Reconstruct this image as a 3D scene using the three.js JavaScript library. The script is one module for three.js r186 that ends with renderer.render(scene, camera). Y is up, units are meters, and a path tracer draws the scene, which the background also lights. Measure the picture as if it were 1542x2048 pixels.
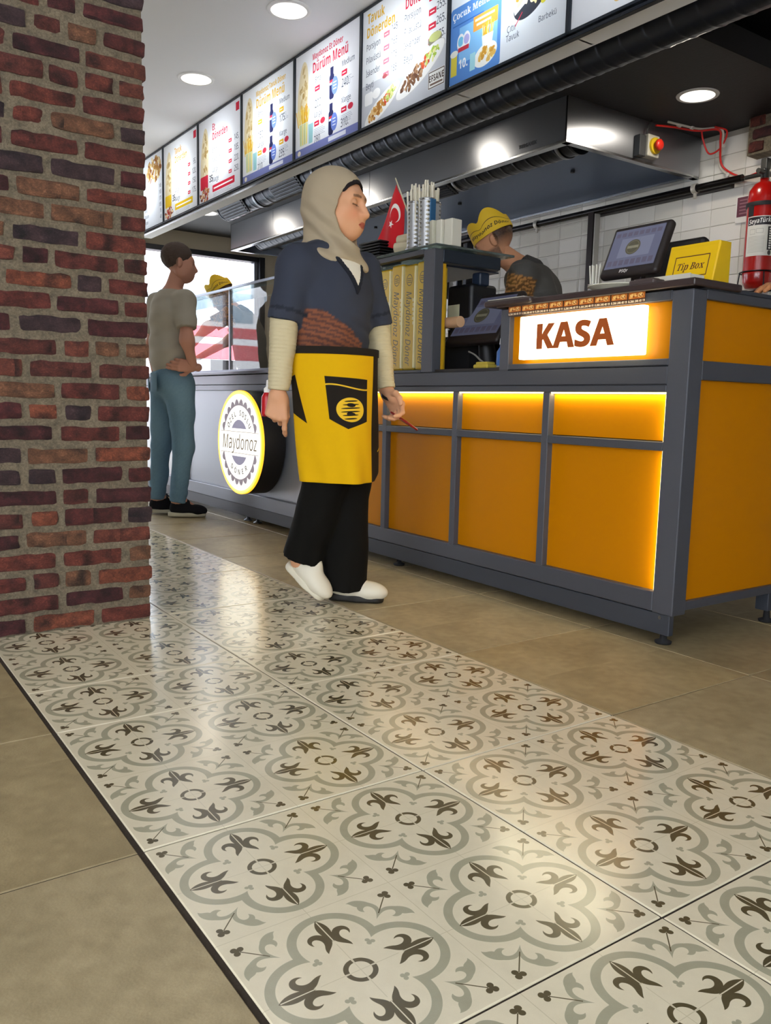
import * as THREE from 'three';
import { RoundedBoxGeometry } from 'three/addons/geometries/RoundedBoxGeometry.js';
import { mergeGeometries, mergeVertices, toCreasedNormals } from 'three/addons/utils/BufferGeometryUtils.js';
import { FontLoader } from 'three/addons/loaders/FontLoader.js';
import { TextGeometry } from 'three/addons/geometries/TextGeometry.js';
import { RectAreaLightUniformsLib } from 'three/addons/lights/RectAreaLightUniformsLib.js';

// ---------- camera, daylight, lamps' strengths, exposure ----------
const scene = new THREE.Scene();
const camera = new THREE.PerspectiveCamera(63.3, 1542 / 2048, 0.05, 120);
camera.rotation.order = 'YXZ';
camera.position.set(-0.428, 0.765, 1.915);
camera.rotation.set(-0.13003, -0.60893, 0.0227);
const renderer = new THREE.WebGLRenderer();
renderer.toneMapping = THREE.LinearToneMapping;
renderer.toneMappingExposure = 0.98;
renderer.shadowMap.enabled = true;
RectAreaLightUniformsLib.init();
scene.background = new THREE.Color().setRGB(6.6, 7.0, 7.7);   // bright overcast day outside the shop front
const DOWNLIGHT = 9, KITCHEN_LIGHT = 55, MENU_TUBE = 6.5, LED = 34, SIGN = 5;
const WARM = new THREE.Color().setRGB(1, 0.9, 0.76), NEUTRAL = new THREE.Color().setRGB(1, 0.97, 0.93);

// ---------- helpers ----------
let seed = 7;
const rnd = () => { seed = (seed * 1664525 + 1013904223) >>> 0; return seed / 4294967296; };
const rr = (a, b) => a + (b - a) * rnd();
const names = new Map();
function numbered(name) {
  const n = names.get(name) ?? 0; names.set(name, n + 1);
  return n ? name + '_' + String(n).padStart(3, '0') : name;
}
const std = (color, roughness = 0.6, metalness = 0, extra = {}) => new THREE.MeshStandardMaterial({ color, roughness, metalness, ...extra });
const phys = (color, roughness = 0.6, metalness = 0, extra = {}) => new THREE.MeshPhysicalMaterial({ color, roughness, metalness, ...extra });
function shade(o) { o.castShadow = o.receiveShadow = true; return o; }
function part(name, geo, mat, parent, label) {
  const m = shade(new THREE.Mesh(geo, mat)); m.name = name; parent.add(m);
  if (label) m.userData.label = label;
  return m;
}
function tag(o, label, category, group) { o.userData.label = label; o.userData.category = category; if (group) o.userData.group = group; return o; }
function thing(name, label, category, [x, y, z] = [0, 0, 0], turn = 0, group) {
  const o = new THREE.Group(); o.name = numbered(name); o.position.set(x, y, z); o.rotation.y = turn; scene.add(o);
  return tag(o, label, category, group);
}
function one(name, geo, mat, label, category, [x, y, z] = [0, 0, 0], turn = 0, group) {
  const m = shade(new THREE.Mesh(geo, mat)); m.name = numbered(name); m.position.set(x, y, z); m.rotation.y = turn; scene.add(m);
  return tag(m, label, category, group);
}
function struct(name, geo, mat) { const m = shade(new THREE.Mesh(geo, mat)); m.name = numbered(name); m.userData.kind = 'structure'; scene.add(m); return m; }
function copyOf(o, label, [x, y, z], turn) {
  const c = o.clone(); c.name = numbered(o.name.replace(/_\d{3}$/, '')); scene.add(c);
  c.position.set(x, y, z); if (turn !== undefined) c.rotation.y = turn; if (label) c.userData.label = label;
  return c;
}
function merge(list) {
  list = list.map((g) => { g = g.index ? g.toNonIndexed() : g; for (const k of Object.keys(g.attributes)) if (!['position', 'normal', 'uv'].includes(k)) g.deleteAttribute(k); if (!g.attributes.uv) g.setAttribute('uv', new THREE.BufferAttribute(new Float32Array(g.attributes.position.count * 2), 2)); return g; });
  return mergeGeometries(list);
}
// box between two corners, its edges rounded by r
function bb(x0, x1, y0, y1, z0, z1, r = 0.004) {
  const w = x1 - x0, h = y1 - y0, d = z1 - z0;
  const g = r > 0 ? new RoundedBoxGeometry(w, h, d, 2, Math.min(r, w * 0.49, h * 0.49, d * 0.49)) : new THREE.BoxGeometry(w, h, d);
  return g.translate((x0 + x1) / 2, (y0 + y1) / 2, (z0 + z1) / 2);
}
const V = (x, y, z) => new THREE.Vector3(x, y, z);
function rod(a, b, r0, r1 = r0, seg = 16, caps = true) {
  const A = V(...a), B = V(...b), d = B.clone().sub(A), g = new THREE.CylinderGeometry(r1, r0, d.length(), seg, 1, !caps);
  g.applyQuaternion(new THREE.Quaternion().setFromUnitVectors(V(0, 1, 0), d.clone().normalize()));
  return g.translate(...A.add(B).multiplyScalar(0.5).toArray());
}
const tube = (pts, r, n = 40, seg = 8) => new THREE.TubeGeometry(new THREE.CatmullRomCurve3(pts.map((p) => V(...p))), n, r, seg);
const lathe = (pts, seg = 40) => new THREE.LatheGeometry(pts.map(([x, y]) => new THREE.Vector2(x, y)), seg);
const faceX = (w, h, x, y, z) => new THREE.PlaneGeometry(w, h).rotateY(-Math.PI / 2).translate(x, y, z);   // looks towards -x, its right is +z
// thin closed sheet over f(u, v)
function sheet(f, nu, nv, t) {
  const P = [], N = [], pos = [], uv = [], idx = [], e = 1e-3;
  for (let j = 0; j <= nv; j++) for (let i = 0; i <= nu; i++) {
    const u = i / nu, v = j / nv, p = V(...f(u, v)), a = V(...f(Math.min(1, u + e), v)).sub(V(...f(Math.max(0, u - e), v))), b = V(...f(u, Math.min(1, v + e))).sub(V(...f(u, Math.max(0, v - e))));
    P.push(p); N.push(a.cross(b).normalize());
  }
  for (const s of [1, -1]) for (let k = 0; k < P.length; k++) { pos.push(...P[k].clone().addScaledVector(N[k], s * t / 2).toArray()); uv.push((k % (nu + 1)) / nu, Math.floor(k / (nu + 1)) / nv); }
  const n = P.length, W = nu + 1;
  for (let j = 0; j < nv; j++) for (let i = 0; i < nu; i++) { const a = j * W + i, b = a + 1, c = a + W, d = c + 1; idx.push(a, b, d, a, d, c, n + a, n + d, n + b, n + a, n + c, n + d); }
  const edge = (a, b) => idx.push(a, n + a, b, b, n + a, n + b);
  for (let i = 0; i < nu; i++) { edge(i, i + 1); edge(nv * W + i + 1, nv * W + i); }
  for (let j = 0; j < nv; j++) { edge((j + 1) * W, j * W); edge(j * W + nu, (j + 1) * W + nu); }
  const g = new THREE.BufferGeometry(); g.setAttribute('position', new THREE.Float32BufferAttribute(pos, 3)); g.setAttribute('uv', new THREE.Float32BufferAttribute(uv, 2)); g.setIndex(idx); g.computeVertexNormals();
  return g;
}
// value noise
const h3 = (x, y, z) => { let h = Math.imul(x, 374761393) ^ Math.imul(y, 668265263) ^ Math.imul(z, 1274126177); h = Math.imul(h ^ (h >>> 13), 1103515245); return ((h ^ (h >>> 16)) >>> 0) / 4294967296; };
function noise(x, y, z = 0) {
  const X = Math.floor(x), Y = Math.floor(y), Z = Math.floor(z), s = (t) => t * t * (3 - 2 * t), a = s(x - X), b = s(y - Y), c = s(z - Z), L = (p, q, t) => p + (q - p) * t;
  return L(L(L(h3(X, Y, Z), h3(X + 1, Y, Z), a), L(h3(X, Y + 1, Z), h3(X + 1, Y + 1, Z), a), b), L(L(h3(X, Y, Z + 1), h3(X + 1, Y, Z + 1), a), L(h3(X, Y + 1, Z + 1), h3(X + 1, Y + 1, Z + 1), a), b), c);
}
const fbm = (x, y, z = 0) => noise(x, y, z) * 0.5 + noise(x * 2.1, y * 2.1, z * 2.1) * 0.3 + noise(x * 4.3, y * 4.3, z * 4.3) * 0.2;
function canvasTex(w, h, draw, color = true) {
  const c = document.createElement('canvas'); c.width = w; c.height = h; const ctx = c.getContext('2d'); draw(ctx, w, h);
  const t = new THREE.CanvasTexture(c); if (color) t.colorSpace = THREE.SRGBColorSpace; t.wrapS = t.wrapT = THREE.RepeatWrapping; t.anisotropy = 8;
  return t;
}
// texture computed pixel by pixel: f(u, v) -> [r, g, b] in 0..255 (sRGB) or a height 0..1
function pixelTex(n, m, f, color = true) {
  const d = new Uint8Array(n * m * 4);
  for (let j = 0; j < m; j++) for (let i = 0; i < n; i++) { const c = f(i / n, j / m, i, j), k = (j * n + i) * 4; if (Array.isArray(c)) { d[k] = c[0]; d[k + 1] = c[1]; d[k + 2] = c[2]; } else d[k] = d[k + 1] = d[k + 2] = Math.max(0, Math.min(255, c * 255)); d[k + 3] = 255; }
  const t = new THREE.DataTexture(d, n, m); t.magFilter = THREE.LinearFilter; t.minFilter = THREE.LinearMipmapLinearFilter; t.generateMipmaps = true; if (color) t.colorSpace = THREE.SRGBColorSpace; t.wrapS = t.wrapT = THREE.RepeatWrapping; t.needsUpdate = true;
  return t;
}
function areaLight(color, intensity, w, h, pos, target) { const l = new THREE.RectAreaLight(color, intensity, w, h); l.position.set(...pos); l.lookAt(...target); scene.add(l); return l; }
const font = await new FontLoader().loadAsync('fonts/droid/droid_sans_bold.typeface.json');
// planar uv in metres along two axes
function planarUV(g, a, b, s = 1, ou = 0, ov = 0) {
  const p = g.attributes.position, uv = new Float32Array(p.count * 2);
  for (let i = 0; i < p.count; i++) { uv[2 * i] = p.getComponent(i, a) * s + ou; uv[2 * i + 1] = p.getComponent(i, b) * s + ov; }
  g.setAttribute('uv', new THREE.BufferAttribute(uv, 2)); return g;
}
// ---------- textures of the setting ----------
function drawTilePattern(c, n) {   // one 30 cm cell of the patterned tile: print only
  const S = n, cream = '#d6ccb0', sage = '#a09c84', dark = '#544b34', hair = '#c2b89c';
  c.fillStyle = cream; c.fillRect(0, 0, S, S);
  c.strokeStyle = hair; c.lineWidth = S * 0.0045;
  for (const k of [0, 0.5, 1]) { c.beginPath(); c.moveTo(k * S, 0); c.lineTo(k * S, S); c.moveTo(0, k * S); c.lineTo(S, k * S); c.stroke(); }
  const lobes = (r, style) => { c.fillStyle = style; c.beginPath(); for (let k = 0; k < 4; k++) { const a = k * Math.PI / 2; c.moveTo(S * (0.5 + 0.232 * Math.cos(a)) + r * S, S * (0.5 + 0.232 * Math.sin(a))); c.arc(S * (0.5 + 0.232 * Math.cos(a)), S * (0.5 + 0.232 * Math.sin(a)), r * S, 0, 7); } c.rect(S * 0.3, S * 0.3, S * 0.4, S * 0.4); c.fill(); };
  lobes(0.226, sage);
  c.fillStyle = cream; c.beginPath();
  for (let k = 0; k < 4; k++) { const a = k * Math.PI / 2, x = S * (0.5 + 0.232 * Math.cos(a)), y = S * (0.5 + 0.232 * Math.sin(a)); c.moveTo(x + 0.179 * S, y); c.arc(x, y, 0.179 * S, 0, 7); }
  c.fill();
  c.fillStyle = cream; c.fillRect(S * 0.36, S * 0.36, S * 0.28, S * 0.28);
  c.strokeStyle = hair; c.beginPath(); c.moveTo(S * 0.09, S / 2); c.lineTo(S * 0.91, S / 2); c.moveTo(S / 2, S * 0.09); c.lineTo(S / 2, S * 0.91); c.stroke();
  // ring
  c.strokeStyle = dark; c.lineWidth = S * 0.025;
  for (let k = 0; k < 4; k++) { c.beginPath(); c.arc(S / 2, S / 2, S * 0.068, k * Math.PI / 2 + 0.07, (k + 1) * Math.PI / 2 - 0.07); c.stroke(); }
  const club = (x, y, a, r, style) => { c.save(); c.translate(x * S, y * S); c.rotate(a); c.fillStyle = style; for (const [dx, dy] of [[0, -1.05], [-1.05, 0.45], [1.05, 0.45]]) { c.beginPath(); c.ellipse(dx * r * S, dy * r * S, r * S * 1.02, r * S * 0.95, 0, 0, 7); c.fill(); } c.fillRect(-r * S * 0.6, -r * S * 0.6, r * S * 1.2, r * S * 1.2); c.restore(); };
  for (let k = 0; k < 4; k++) {
    const a = k * Math.PI / 2;
    // fleur-de-lis in the lobe, pointing outwards
    c.save(); c.translate(S / 2, S / 2); c.rotate(a); c.translate(0, -0.255 * S); c.scale(S * 1.1, S * 1.1); c.fillStyle = dark;
    c.beginPath(); c.moveTo(0, -0.148); c.bezierCurveTo(0.042, -0.10, 0.03, -0.045, 0.008, 0.0); c.lineTo(0.0, 0.03); c.lineTo(-0.008, 0.0); c.bezierCurveTo(-0.03, -0.045, -0.042, -0.10, 0, -0.148); c.fill();
    for (const s of [1, -1]) { c.save(); c.scale(s, 1); c.beginPath(); c.moveTo(0.004, 0.005); c.bezierCurveTo(0.012, -0.03, 0.03, -0.066, 0.066, -0.064); c.bezierCurveTo(0.105, -0.06, 0.112, -0.015, 0.088, 0.004); c.bezierCurveTo(0.096, -0.024, 0.078, -0.04, 0.060, -0.030); c.bezierCurveTo(0.040, -0.016, 0.040, 0.010, 0.052, 0.032); c.bezierCurveTo(0.058, 0.046, 0.064, 0.060, 0.060, 0.078); c.bezierCurveTo(0.040, 0.050, 0.012, 0.040, 0.004, 0.005); c.fill(); c.restore(); }
    c.strokeStyle = cream; c.lineWidth = 0.0055; c.beginPath(); c.moveTo(0, -0.14); c.lineTo(0, 0.04); c.stroke(); c.restore();
    // small clover inside each cusp
    const q = a + Math.PI / 4; club(0.5 + 0.205 * Math.cos(q), 0.5 + 0.205 * Math.sin(q), q - Math.PI / 2, 0.0125, sage);
    // corner spray on the diagonal
    c.save(); c.translate(S / 2, S / 2); c.rotate(q + Math.PI / 2); c.scale(S, S); c.fillStyle = sage;
    for (const s of [1, -1]) { c.save(); c.translate(0, -0.43); c.scale(s * 1.2, 1.15); c.translate(0, 0.43); c.beginPath(); c.moveTo(0, -0.385); c.bezierCurveTo(0.006, -0.43, 0.02, -0.465, 0.05, -0.468); c.bezierCurveTo(0.07, -0.468, 0.078, -0.44, 0.058, -0.425); c.bezierCurveTo(0.08, -0.418, 0.094, -0.432, 0.098, -0.452); c.bezierCurveTo(0.118, -0.448, 0.132, -0.47, 0.15, -0.462); c.bezierCurveTo(0.128, -0.505, 0.085, -0.505, 0.06, -0.496); c.bezierCurveTo(0.02, -0.49, 0.0, -0.47, 0, -0.44); c.fill(); c.restore(); }
    c.strokeStyle = dark; c.lineWidth = 0.006; c.beginPath(); c.moveTo(0, -0.43); c.lineTo(0, -0.575); c.stroke(); c.restore();
    const e = 0.59; club(0.5 + e * Math.cos(q), 0.5 + e * Math.sin(q), q + Math.PI / 2, 0.017, dark);
  }
}
const patternTex = canvasTex(1024, 1024, (c, w) => {
  drawTilePattern(c, w);
  const im = c.getImageData(0, 0, w, w), d = im.data;
  for (let j = 0; j < w; j++) for (let i = 0; i < w; i++) { const k = (j * w + i) * 4, n = (h3(i, j, 3) - 0.5) * 7 + (fbm(i / 60, j / 60, 5) - 0.5) * 9; d[k] += n; d[k + 1] += n; d[k + 2] += n; }
  c.putImageData(im, 0, 0);
});
const stoneTex = pixelTex(1024, 1024, (u, v, i, j) => {
  const p = fbm(u * 7, v * 7, 1), q = noise(u * 60, v * 60, 2), g = h3(i, j, 9), w = (p - 0.5) * 34 + (q - 0.5) * 16 + (g - 0.5) * 12;
  return [155 + w, 140 + w * 0.97, 107 + w * 0.85];
});
const stoneBump = pixelTex(512, 512, (u, v, i, j) => 0.5 + 0.3 * (noise(u * 90, v * 90, 4) - 0.5) + 0.4 * (h3(i, j, 2) - 0.5), false);
const grainBump = pixelTex(512, 512, (u, v, i, j) => 0.35 * fbm(u * 40, v * 40, 8) + 0.4 * h3(i, j, 5) + 0.25 * noise(u * 130, v * 130, 3), false);
const grain = (a) => { const t = grainBump.clone(); t.repeat.set(a, a); return t; };

// ---------- floor ----------
const groutMat = std('#2e2418', 0.95, 0, { bumpMap: grain(8), bumpScale: 0.002 });
const floor = new THREE.Group(); floor.name = 'floor'; floor.userData.kind = 'structure'; scene.add(floor);
part('grout', bb(-3.4, 4.3, -0.16, -0.0025, -6.35, 4.3, 0), groutMat, floor);
const patternMat = phys(0xffffff, 0.19, 0, { map: patternTex, specularIntensity: 1, ior: 1.58 });
const stoneMats = [0xffffff, 0xf2efe8, 0xfffaf0].map((k) => phys(k, 0.46, 0, { map: stoneTex, bumpMap: stoneBump, bumpScale: 0.0006 }));
function tileGeo(w, d, b = 0.0018) {   // slab with a small chamfer round its top
  const x = w / 2, z = d / 2, pos = [], idx = [];
  const ring = (y, k) => pos.push(-x + k, y, -z + k, x - k, y, -z + k, x - k, y, z - k, -x + k, y, z - k);
  ring(-0.008, 0); ring(-b, 0); ring(0, b);
  for (let r = 0; r < 2; r++) for (let i = 0; i < 4; i++) { const a = r * 4 + i, c = r * 4 + (i + 1) % 4; idx.push(a, a + 4, c, c, a + 4, c + 4); }
  idx.push(8, 10, 9, 8, 11, 10);
  let g = new THREE.BufferGeometry(); g.setAttribute('position', new THREE.Float32BufferAttribute(pos, 3)); g.setIndex(idx); g = g.toNonIndexed(); g.computeVertexNormals();
  return g;
}
const fullTile = planarUV(tileGeo(0.5945, 0.5965), 0, 2, 1 / 0.3, 1, 1), halfTile = planarUV(tileGeo(0.5945, 0.2965), 0, 2, 1 / 0.3, 1, 0.5);
const stoneTiles = [0, 1, 2, 3].map((k) => planarUV(tileGeo(0.597, 0.597), 0, 2, 0.9, k * 0.37, k * 0.71));
const rowsZ = [[-0.3, 0]]; for (let z = 0; z < 4.2; z += 0.6) rowsZ.push([z, z + 0.6]); for (let z = -0.3; z > -6.2; z -= 0.6) rowsZ.push([z - 0.6, z]);
for (const [z0, z1] of rowsZ) for (let k = 0; k < 2; k++) {
  const t = part('tile', z1 - z0 < 0.5 ? halfTile : fullTile, patternMat, floor);
  t.position.set(0.3 + 0.6 * k + (k ? -0.0005 : 0.0015), rr(-0.0003, 0.0003), (z0 + z1) / 2); t.rotation.x = rr(-0.0012, 0.0012); t.rotation.z = rr(-0.0012, 0.0012);
}
for (let i = -6; i < 7; i++) { if (i === 0 || i === 1) continue; for (let j = -10; j < 7; j++) {
  const t = part('tile', stoneTiles[Math.floor(rnd() * 4)], stoneMats[Math.floor(rnd() * 3)], floor);
  t.position.set(0.3 + 0.6 * i + (i < 0 ? -0.005 : 0), rr(-0.0006, 0.0002), 0.3 + 0.6 * j); t.rotation.x = rr(-0.0015, 0.0015); t.rotation.z = rr(-0.0015, 0.0015);
} }

// ---------- walls and ceilings ----------
const paint = std('#cfccc4', 0.85, 0, { bumpMap: grain(3), bumpScale: 0.0008 }), ceilMat = std('#e6e7ea', 0.8), black = std('#15161a', 0.55), blackCeil = std('#1d1d20', 0.62, 0, { bumpMap: grain(2), bumpScale: 0.001 });
struct('ceiling', bb(-3.4, 1.9, 2.65, 2.8, -6.35, 4.3, 0), ceilMat);
struct('ceiling_kitchen', bb(2.065, 4.3, 2.4, 2.52, -6.35, -0.53, 0), blackCeil);
struct('ceiling_front', bb(1.9, 4.3, 2.655, 2.8, -6.35, 4.3, 0), black);
// the dining room's own shop windows stand behind and beside the camera
struct('wall_front', merge([bb(-3.4, 4.3, 0, 0.25, 4.15, 4.3, 0), bb(-3.4, 4.3, 2.4, 2.65, 4.15, 4.3, 0), bb(-3.4, -3.0, 0.25, 2.4, 4.15, 4.3, 0), bb(-0.2, 4.3, 0.25, 2.4, 4.15, 4.3, 0)]), paint);
struct('wall_left', merge([bb(-3.5, -3.35, 0, 0.3, -6.35, 4.3, 0), bb(-3.5, -3.35, 2.4, 2.65, -6.35, 4.3, 0), bb(-3.5, -3.35, 0.3, 2.4, -6.35, 0.9, 0), bb(-3.5, -3.35, 0.3, 2.4, 3.9, 4.3, 0)]), paint);
// right wall of the kitchen: plaster behind, glazed tiles over it, each tile cushion-edged
const wallRight = struct('wall_right', bb(4.148, 4.4, 0, 2.65, -6.35, 4.3, 0), std('#a49d90', 0.85));
const glaze = [0xe6e2d8, 0xdeDACF, 0xece8df].map((k) => phys(k, 0.13, 0, { specularIntensity: 0.9 }));
function cushion(w, h, d = 0.007, b = 0.014) {   // bevelled wall tile looking towards -x
  const pos = [], idx = [], ring = (x, k) => pos.push(x, -h / 2 + k, -w / 2 + k, x, -h / 2 + k, w / 2 - k, x, h / 2 - k, w / 2 - k, x, h / 2 - k, -w / 2 + k);
  ring(0.004, 0); ring(-0.002, 0); ring(-d, b);
  for (let r = 0; r < 2; r++) for (let i = 0; i < 4; i++) { const a = r * 4 + i, c = r * 4 + (i + 1) % 4; idx.push(a, c, a + 4, c, c + 4, a + 4); }
  idx.push(8, 9, 10, 8, 10, 11);
  let g = new THREE.BufferGeometry(); g.setAttribute('position', new THREE.Float32BufferAttribute(pos, 3)); g.setIndex(idx); g = g.toNonIndexed(); g.computeVertexNormals(); return g;
}
const cush = cushion(0.2035, 0.0965), flat = cushion(0.2045, 0.0975, 0.0035, 0.003);
for (let r = 0; r < 14; r++) for (let k = 0; k < 19; k++) {
  const y = 1.02 + r * 0.1 , z = -1.165 + 0.207 * 2 - 0.207 * k;
  if (y > 2.4 || z > -0.9 && y > 2.2) continue;
  const t = part('tile', z < -2.0 && y < 2.12 ? cush : flat, glaze[Math.floor(rnd() * 3)], wallRight);
  t.position.set(4.146, y, z); t.rotation.y = rr(-0.006, 0.006); t.rotation.z = rr(-0.006, 0.006);
}
// shop front at the far end: header, jamb, panes, daylight
const alu = std('#8d9096', 0.4, 0.7), darkMetal = std('#2b2e34', 0.45, 0.5);
struct('wall_back', merge([bb(-3.4, 4.3, 2.24, 2.65, -6.35, -6.2, 0), bb(3.6, 4.3, 0, 2.24, -6.35, -6.2, 0), bb(-3.4, -0.9, 0, 2.24, -6.35, -6.2, 0)]), std('#b9b09c', 0.8));
struct('trim_1', merge([bb(3.54, 3.6, 0, 2.24, -6.3, -6.16, 0.004), bb(-0.9, 3.54, 2.19, 2.24, -6.3, -6.18, 0.004), bb(-0.9, 3.54, 0, 0.06, -6.3, -6.18, 0.004)]), darkMetal);
const clear = phys(0xffffff, 0.0, 0, { transmission: 1, ior: 1.5, thickness: 0 });
const paneGeo = (w, h) => new THREE.PlaneGeometry(w, h);
for (let i = 0; i < 3; i++) {
  const a = -0.9 + i * 1.48, w = struct('window_' + (i + 1), merge([bb(a, a + 0.04, 0.06, 2.19, -6.29, -6.21, 0.004), bb(a + 1.44, a + 1.48, 0.06, 2.19, -6.29, -6.21, 0.004)]), alu);
  part('pane', paneGeo(1.4, 2.13).translate(a + 0.74, 1.125, -6.25), clear, w);
}
for (const [i, x, w] of [[4, -1.6, 2.8]]) { const o = struct('window_' + i, merge([bb(x - w / 2, x + w / 2, 0.25, 0.3, 4.18, 4.26, 0.004), bb(x - w / 2, x + w / 2, 2.35, 2.4, 4.18, 4.26, 0.004)]), alu); part('pane', paneGeo(w, 2.1).rotateY(Math.PI).translate(x, 1.325, 4.22), clear, o); }
for (const [i, z, w] of [[5, 2.4, 3.0]]) { const o = struct('window_' + i, merge([bb(-3.47, -3.39, 0.3, 0.35, z - w / 2, z + w / 2, 0.004), bb(-3.47, -3.39, 2.35, 2.4, z - w / 2, z + w / 2, 0.004)]), alu); part('pane', paneGeo(w, 2.05).rotateY(Math.PI / 2).translate(-3.43, 1.35, z), clear, o); }
// street outside
struct('pavement', bb(-14, 16, -0.3, -0.16, -22, -6.35, 0), std('#b9b7b2', 0.9, 0, { bumpMap: grain(4), bumpScale: 0.003 }));
{
  const t = thing('parked_bus', 'red and white bus standing in the street beyond the shop window', 'bus', [1.5, -0.16, -13.2]);
  const red = phys('#c0152a', 0.3, 0, { clearcoat: 1 }), white = std('#f0f0f1', 0.4), tyre = std('#141414', 0.9);
  part('body', bb(-6, 6, 0.35, 3.0, -1.2, 1.2, 0.16), white, t); part('stripe', bb(-6.005, 6.005, 1.62, 1.9, -1.206, 1.206, 0.02), red, t); part('stripe', bb(-6.005, 6.005, 2.0, 2.2, -1.206, 1.206, 0.02), red, t);
  for (let k = 0; k < 7; k++) part('window', bb(-5.6 + k * 1.62, -4.2 + k * 1.62, 2.28, 2.8, 1.18, 1.205, 0.01), std('#9fb2c0', 0.1), t);
  for (const x of [-4, 3.8]) part('wheel', rod([x, 0.48, 1.0], [x, 0.48, 1.24], 0.48, 0.48, 28), tyre, t);
}
// brick pillar
const mortarTex = pixelTex(512, 512, (u, v, i, j) => { const k = 0.72 + 0.3 * fbm(u * 22, v * 22, 6) + 0.22 * (h3(i, j, 4) - 0.5) + 0.2 * (noise(u * 90, v * 90, 2) - 0.5); return [212 * k, 200 * k, 180 * k]; });
const mortarMat = std('#b9b2a4', 0.97, 0, { map: mortarTex, bumpMap: grain(2), bumpScale: 0.008 });
const pillar = new THREE.Group(); pillar.name = 'brick_pillar'; pillar.userData.kind = 'structure'; scene.add(pillar);
function rough(w, h, d, r, amp, s, nx, ny) {   // worn brick
  const g = mergeVertices(new RoundedBoxGeometry(w, h, d, 3, r).deleteAttribute('uv').deleteAttribute('normal')), p = g.attributes.position;
  for (let i = 0; i < p.count; i++) {
    const x = p.getX(i), y = p.getY(i), z = p.getZ(i), n = (k) => noise(x * 28 + s, y * 28 + s * 3, z * 28 + k) - 0.5;
    p.setXYZ(i, x + amp * n(1) * 1.6, y + amp * n(9) * 1.6, z + amp * n(17));
  }
  g.computeVertexNormals(); return g;
}
// front faces get subdivided so that they can be uneven
function brickGeo(w, h, d, s) {
  const nx = Math.max(4, Math.round(w / 0.016)), ny = 5, r = 0.007 + 0.006 * h3(s, 1, 1), g = new THREE.BoxGeometry(w, h, d, nx, ny, 2), p = g.attributes.position, q = V(0, 0, 0);
  const pos2 = new Float32Array(p.count * 2);
  for (let i = 0; i < p.count; i++) {
    const x = p.getX(i), y = p.getY(i), z = p.getZ(i);
    const ix = Math.max(-w / 2 + r, Math.min(w / 2 - r, x)), iy = Math.max(-h / 2 + r, Math.min(h / 2 - r, y)), iz = Math.max(-d / 2 + r, Math.min(d / 2 - r, z));
    q.set(x - ix, y - iy, z - iz); const l = q.length(); if (l > r) q.multiplyScalar(r / l);
    const f = (k, m) => noise(x * m + s * 1.7, y * m + s * 3.1, z * m + k) - 0.5;
    p.setXYZ(i, ix + q.x + 0.006 * f(1, 40), iy + q.y + 0.008 * f(5, 30), iz + q.z + 0.005 * f(9, 55));
    pos2[2 * i] = (x + s * 0.137) * 4; pos2[2 * i + 1] = (y + z + s * 0.291) * 4;
  }
  g.setAttribute('uv', new THREE.BufferAttribute(pos2, 2));
  const uv = g.attributes.uv; g.deleteAttribute('normal'); g.computeVertexNormals(); g.setAttribute('uv', uv); return g;
}
const brickTex = [11, 23, 37].map((s) => pixelTex(512, 512, (u, v, i, j) => {
  const a = fbm(u * 9 + s, v * 12, s), b = noise(u * 70, v * 90, s + 2), g = h3(i, j, s), dark = Math.max(0, noise(u * 6 + s, v * 5, s + 7) - 0.6) * 2.0, chip = b > 0.86 && a > 0.5 ? 30 : 0;
  const k = 0.62 + a * 0.62 + (g - 0.5) * 0.2 + (b - 0.5) * 0.22 - dark * 0.5;
  return [Math.min(255, 205 * k + chip), Math.min(255, 195 * k + chip + dark * 12), Math.min(255, 192 * k + chip + dark * 25)];
}));
const brickColors = ['#7c4038', '#6a3633', '#86473a', '#5e3133', '#9c5b42', '#744038', '#534044', '#8a4f40', '#936a4e', '#6c3738'];
const brickMats = brickColors.map((c, i) => std(c, 0.92, 0, { map: brickTex[i % 3], bumpMap: grain(1.5), bumpScale: 0.0035 }));
const PX = 0.53, PZ = -0.87, rowH = 0.0683;
part('mortar', planarUV(bb(-0.68, PX - 0.006, 0, 2.66, PZ - 0.55, PZ - 0.006, 0.004), 0, 1, 2.5), mortarMat, pillar);
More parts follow.
